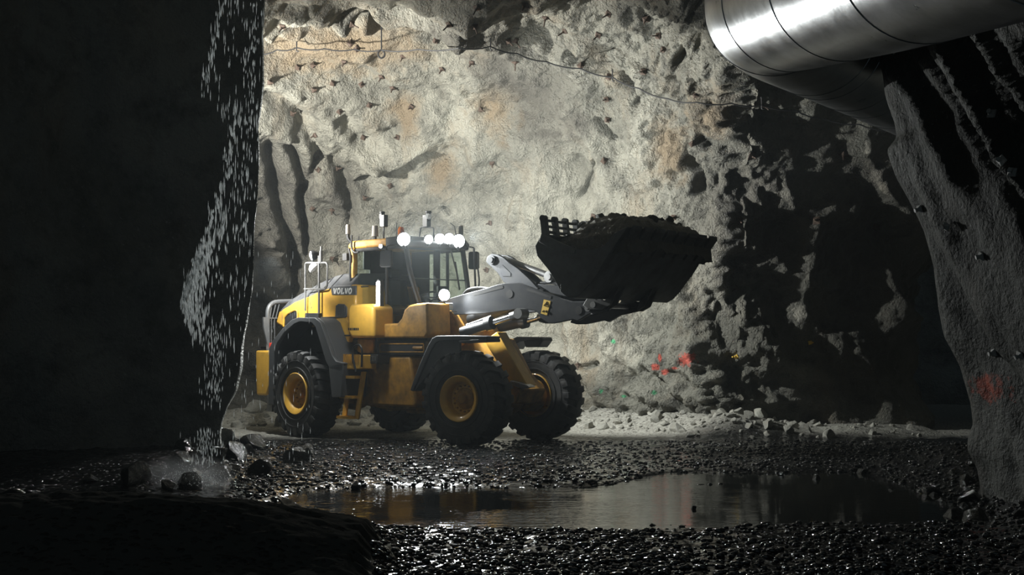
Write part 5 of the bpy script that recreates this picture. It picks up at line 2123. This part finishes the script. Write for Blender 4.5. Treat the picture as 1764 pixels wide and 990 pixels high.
# ================================================================== thin haze added for lamp glow and paler darks
mh_ = bpy.data.materials.new('glow_haze')
mh_.use_nodes = True
nt = mh_.node_tree
nt.nodes.clear()
vs_ = N(nt, 'ShaderNodeVolumeScatter')
vs_.inputs['Color'].default_value = (0.85, 0.95, 1.0, 1)
vs_.inputs['Density'].default_value = 0.0017
vs_.inputs['Anisotropy'].default_value = 0.25
o = N(nt, 'ShaderNodeOutputMaterial')
nt.links.new(vs_.outputs[0], o.inputs['Volume'])
mm_ = bpy.data.materials.new('spray_mist')
mm_.use_nodes = True
nt = mm_.node_tree
nt.nodes.clear()
vs2 = N(nt, 'ShaderNodeVolumeScatter')
tcm = coords(nt)
scm = N(nt, 'ShaderNodeVectorMath', operation='MULTIPLY')
nt.links.new(tcm, scm.inputs[0])
scm.inputs[1].default_value = (1 / 0.8, 1 / 0.5, 1 / 0.42)
lnm = N(nt, 'ShaderNodeVectorMath', operation='LENGTH')
nt.links.new(scm.outputs[0], lnm.inputs[0])
mrm = N(nt, 'ShaderNodeMapRange')
mrm.inputs['From Min'].default_value = 0.0
mrm.inputs['From Max'].default_value = 0.85
mrm.inputs['To Min'].default_value = 2.2
mrm.inputs['To Max'].default_value = 0.0
nt.links.new(lnm.outputs['Value'], mrm.inputs['Value'])
nt.links.new(mathn(nt, 'MULTIPLY', mrm.outputs[0], mathn(nt, 'ADD', noise_tex(nt, tcm, 4, 3), 0.1)), vs2.inputs['Density'])
vs2.inputs['Anisotropy'].default_value = 0.3
o2 = N(nt, 'ShaderNodeOutputMaterial')
nt.links.new(vs2.outputs[0], o2.inputs['Volume'])
cm_ = at(322, 826, 18.1)
bm = bmesh.new()
bmesh.ops.create_icosphere(bm, subdivisions=3, radius=1.0)
for v_ in bm.verts:
    n_ = 1 + 0.25 * noise.noise(v_.co * 2.1)
    v_.co = Vector((v_.co.x * 0.8, v_.co.y * 0.5, max(v_.co.z, -0.25) * 0.42))
me = bpy.data.meshes.new('spray_mist')
bm.to_mesh(me)
bm.free()
me.materials.append(mm_)
so = bpy.data.objects.new('spray_mist', me)
COL.objects.link(so)
so.location = cm_
tag(so, 'pale spray mist over the rocks where the water lands', 'mist', kind='stuff')
hz = MB().box(lambda u, v, z: Vector((u, v, z)), -11.0, 12.0, 10.5, 36.5, -0.5, 9.6).build('glow_haze', mh_, smooth=0)
tag(hz, 'thin haze added for the glow round the lamps', 'haze', kind='stuff')
